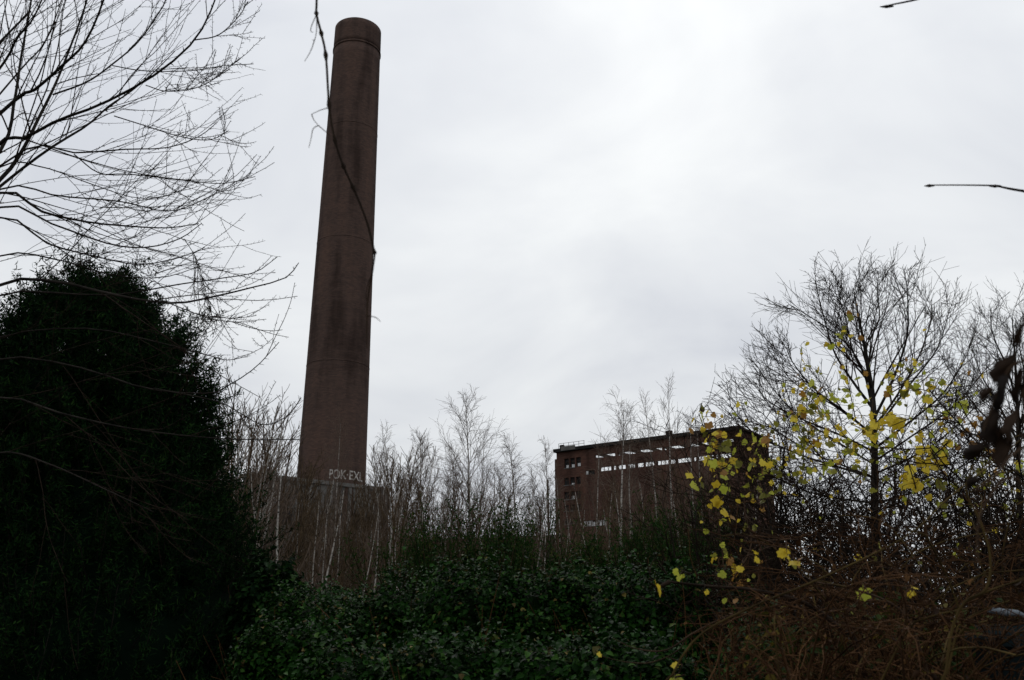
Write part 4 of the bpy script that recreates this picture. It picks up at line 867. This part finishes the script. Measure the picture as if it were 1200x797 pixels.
vine('low vine with the single lime leaf and a few yellow leaves over dead canes', 2.9, [[(1090, 797, 0), (1060, 720, 0), (1000, 690, 0), (950, 680, 0), (925, 652, 0)], [(1060, 720, 0), (1062, 690, 0)]],
 [(922, 652, 2, 2, 16, 'yellow'), (934, 662, 4, 2, 16), (938, 668, 3, 1, 15, 'rust'), (1012, 693, 0.5, 1, 34, 'lime'), (1067, 693, 2, 2, 15, 'yellow'), (1035, 648, 6, 1, 12, 'olive'), (1070, 668, 4, 1, 10, 'olive'), (990, 725, 5, 1, 12, 'olive'), (882, 660, 5, 2, 15, 'yellow'), (893, 672, 5, 1, 15, 'rust')], 74)
vine('dark bough with a few yellow leaves reaching over the hedge', 3.1, [[(1010, 760, 0), (950, 710, 0), (885, 692, 0), (830, 687, 0), (785, 682, 0)], [(785, 682, 0), (768, 690, 0)]],
 [(768, 690, 0.5, 1, 22, 'yellow'), (796, 680, 3, 2, 12, 'lime'), (838, 677, 2, 1, 17, 'lime'), (826, 692, 1, 1, 11, 'yellow'), (850, 702, 3, 1, 12, 'lime')], 75, stem_m='twig_dark', r=0.0085)
vine('thin arching shoot with one yellow leaf at its tip before the hedge', 3.0, [[(930, 790, 0), (880, 720, 0), (812, 742, 0), (795, 762, 0), (765, 776, 0), (735, 776, 0), (708, 770, 0)], [(812, 742, 0), (780, 762, 0), (745, 760, 0), (718, 748, 0)]],
 [(699, 767, 0.5, 1, 14, 'yellow'), (862, 712, 3, 1, 13, 'rust'), (790, 793, 3, 2, 13, 'lime'), (800, 783, 2, 1, 12, 'yellow')], 76, r=0.003)
# long bent straw-coloured stems in front
def stems(name, label, D, paths, m, root, cat='vine', r=0.006, taper=0.5):
    W = [smooth_line([P(x, y, D+dd) for x, y, dd in p_], 26) for p_ in paths]; t = thing(name, label, cat, root); o = np.array(root); lv = []
    for i, s_ in enumerate(W):
        if i == 0: s_ = smooth_line(np.vstack([o, s_]), 30)
        lv.append((s_-o, r*(1 if i == 0 else 0.7), r*taper))
    L0 = line_level(lv, 30); rg = np.random.default_rng(len(label)); 
    L1 = spawn(L0, 5, 0.45, 0.98, (0.5, 1.1), lambda t_, L: np.full(len(t_), 0.14), 0.5, 7, 0.16, 0, rg, rmin=0.0014)
    V, Q = tubes([L0], [7]); new_mesh('stem', V, Q, MT[m], t, smooth=True); V, Q = tubes([L1], [4]); new_mesh('twig', V, Q, MT[m], t)
    return t
q = P(800, 797, 2.4); stems('climbing_vine', 'long straight olive brown stem slanting up through the dead canes', 2.4, [[(770, 830, 0), (812, 752, 0), (880, 712, 0), (950, 683, 0), (1060, 630, 0), (1110, 585, 0), (1160, 545, 0.1), (1215, 500, 0.2)]], 'straw_stem', (q[0]-0.12, 2.4, 0), r=0.0032)
q = P(1140, 797, 2.1); stems('climbing_vine', 'yellowish hooked stem bending down beside the withered leaves', 2.1, [[(1105, 830, 0), (1114, 745, 0), (1130, 706, 0), (1156, 690, 0), (1160, 650, 0), (1148, 610, 0), (1132, 575, 0), (1140, 545, 0)], [(1130, 706, 0), (1165, 690, 0), (1200, 680, 0)]], 'straw_stem', (q[0]-0.06, 2.1, 0), r=0.0036)
q = P(1060, 797, 2.3); stems('climbing_vine', 'thin pale stem crossing upright behind the lime leaf', 2.3, [[(1055, 760, 0), (1062, 715, 0), (1045, 660, 0), (1030, 620, 0), (1040, 590, 0)], [(1050, 706, 0), (1075, 708, 0), (1090, 707, 0)]], 'dead_stem', (q[0], 2.3, 0), r=0.0028)
# withered dark leaves hanging at the right edge
wd_ = P(1200, 797, 0.85); wv = thing('withered_vine', 'withered vine with large blackened curled leaves hanging at the frame edge', 'vine', (wd_[0]+0.12, 0.85, 0)); wo = np.array(wv.location)
wl = [[wo, P(1235, 640, 0.85), P(1222, 520, 0.85), P(1215, 420, 0.85), P(1198, 372, 0.85)], [P(1215, 420, 0.85), P(1185, 430, 0.85), P(1165, 470, 0.85), P(1152, 505, 0.85)], [P(1222, 520, 0.85), P(1190, 530, 0.83), P(1165, 560, 0.8), P(1142, 575, 0.8)], [P(1235, 640, 0.85), P(1190, 560, 0.85), P(1150, 600, 0.85), P(1145, 660, 0.85)]]
V, Q = tubes([line_level([(np.array(l)-wo, 0.0019 if i else 0.004, 0.0009) for i, l in enumerate(wl)], 20)], [6]); new_mesh('stem', V, Q, MT['vine_stem'], wv, smooth=True)
def curled(seed):
    rg = np.random.default_rng(seed); nu, nv = 11, 9; V = []
    ph = rg.uniform(0, 6); cu_ = rg.uniform(1.6, 2.6); tw_ = rg.uniform(-0.8, 0.8)
    for i in range(nu):
        v = i/(nu-1); w = 0.30*math.sin(math.pi*min(1, v*0.93+0.05))**0.7*(1+0.25*math.sin(v*17+ph)*v)
        for j in range(nv):
            u = (j/(nv-1)-0.5)*2; a = u*cu_*(0.6+0.4*v); ra = w/cu_*1.6
            x, y = ra*math.sin(a), ra*(1-math.cos(a))*1.0+0.03*math.sin(u*5+v*9+ph)
            c_, s2 = math.cos(tw_*v), math.sin(tw_*v)
            V.append((x*c_-y*s2, x*s2+y*c_+0.22*v*v, -v*0.95+0.05*math.sin(u*4+ph)))
    I = np.arange(nu*nv).reshape(nu, nv)
    me = bpy.data.meshes.new('withered_leaf'); me.from_pydata(V, [], np.stack([I[:-1, :-1], I[:-1, 1:], I[1:, 1:], I[1:, :-1]], -1).reshape(-1, 4).tolist()); me.materials.append(MT['black_leaf'])
    me.polygons.foreach_set('use_smooth', [True]*len(me.polygons)); return me
bl = [curled(950+i) for i in range(4)]
for i, (x, y, s_, rx_, ry_, rz_) in enumerate([(1190, 415, 45, 0.2, 0.5, 0.3), (1182, 440, 50, 0.1, 0.3, 0.9), (1168, 478, 48, -0.1, 0.25, 0.2), (1197, 378, 32, 0.3, -0.6, 0.5), (1198, 430, 44, 0, -0.3, 1.2), (1176, 500, 42, 0.4, -0.5, 0.4), (1158, 520, 34, 0.3, 0.9, 0.3), (1192, 480, 46, 0, 0.4, 0.8), (1186, 512, 40, 0.2, -0.3, 2.0), (1200, 505, 40, 0.2, 0.3, 2.6), (1165, 455, 26, 0.3, 0.8, 0.85), (1152, 560, 26, 0.5, 0.9, 1.0)]):
    l_ = link('withered_leaf', bl[i % 4], wv); q = P(x, y, 0.85); l_.location = tuple(q-wo); s = s_*0.85/F; l_.scale = (s, s, s); l_.rotation_euler = (rx_, ry_, rz_)

# ---------------------------------------------------------------- shoots close to the lens
hv = thing('hanging_vine', 'thin hanging vine shoot with curled tendrils crossing the chimney', 'vine', (-1.3, -0.5, 0)); o = np.array(hv.location)
D = 1.6
main = [P(x, y, D) for x, y in [(371, -60), (371, 0), (371, 17), (377, 41), (382, 67), (386, 126), (393, 166), (403, 196), (414, 220), (430, 260), (439, 297)]]
main = [o, o+np.array([0.02, 0.05, 1.6]), np.array([-1.05, 0.1, 2.9]), np.array([-0.66, 0.9, 3.72]), np.array([-0.47, 1.45, 3.5])]+main
tip = [P(x, y, D) for x, y in [(439, 297), (436, 320), (431, 350), (430, 380), (430, 408)]]
s_ = smooth_line(main, 90); lvA = (s_[None]-o, np.interp(np.arange(90), [0, 26, 34, 89], [0.0065, 0.0032, 0.0025, 0.0022])[None])
node_r = lvA[1].copy()
for px_, py_ in [(371, 17), (377, 41), (382, 67), (386, 126), (393, 166), (403, 196), (414, 220), (439, 297)]:
    dd = np.linalg.norm(s_-P(px_, py_, D), axis=1); node_r[0, np.argmin(dd)] *= 2.1
lvA = (lvA[0], node_r)
td = [(tip, 0.0024, 0.0009)]
for pts in ([(386, 126), (376, 129), (365, 134)], [(365, 134), (368, 141), (373, 147)], [(373, 147), (367, 151), (365, 160), (362, 173)], [(373, 147), (380, 153), (386, 158)], [(371, 17), (366, 28), (364, 36), (367, 38)], [(371, 17), (371, 35), (369, 46), (366, 47)], [(369, 46), (364, 60), (357, 72)], [(431, 370), (440, 372), (446, 377)], [(436, 320), (430, 338), (429, 352)]):
    td.append(([P(x, y, D) for x, y in pts], 0.0011, 0.0006))
V, Q = tubes([lvA], [8]); new_mesh('stem', V, Q, MT['twig_dark'], hv, smooth=True)
for a, b, c in td:
    V, Q = tubes([line_level([(np.array(a)-o, b, c)], 10)], [5]); new_mesh('tendril', V, Q, MT['vine_stem'], hv, smooth=True)
ns = thing('bare_shrub', 'bare shrub beside the viewpoint with thin twig tips against the sky', 'shrub', (2.2, 1.0, 0)); o = np.array(ns.location)
tw = [([o, (2.15, 1.0, 1.5), (2.05, 1.1, 2.6), (1.9, 1.3, 3.4)], 0.02, 0.006), ([(2.05, 1.1, 2.6), P(1300, 238, 1.95), P(1200, 224, 2.0), P(1166, 217.5, 2.0)], 0.006, 0.0021), ([P(1166, 217.5, 2.0), P(1130, 217, 2.0), P(1087, 217, 2.0)], 0.0021, 0.0015), ([(1.9, 1.3, 3.4), P(1250, -60, 1.9), P(1100, -8, 1.9), P(1036, 7.5, 1.9)], 0.005, 0.0018)]
V, Q = tubes([line_level([(np.array([np.array(p_) for p_ in a])-o, b, c) for a, b, c in tw], 16)], [7]); new_mesh('twig', V, Q, MT['twig_dark'], ns, smooth=True)
for (x, y, d_, dx) in ((1166, 217.5, 2.0, 7), (1089, 217, 2.0, 6), (1039, 7, 1.9, 8)):
    a, b = P(x+dx, y+0.5, d_), P(x-dx, y+1, d_)
    V, Q = tubes([(np.array([[a, (a+b)/2, b]])-o, np.array([[0.0018, 0.0042, 0.0008]]))], [7]); new_mesh('bud', V, Q, MT['twig_dark'], ns, smooth=True)

# ---------------------------------------------------------------- render defaults
scene.render.engine = 'CYCLES'
scene.cycles.max_bounces = 6; scene.cycles.diffuse_bounces = 3; scene.cycles.transparent_max_bounces = 4
print('TRIS', sum(sum(len(p.vertices)-2 for p in m.polygons) for m in bpy.data.meshes if m.users))
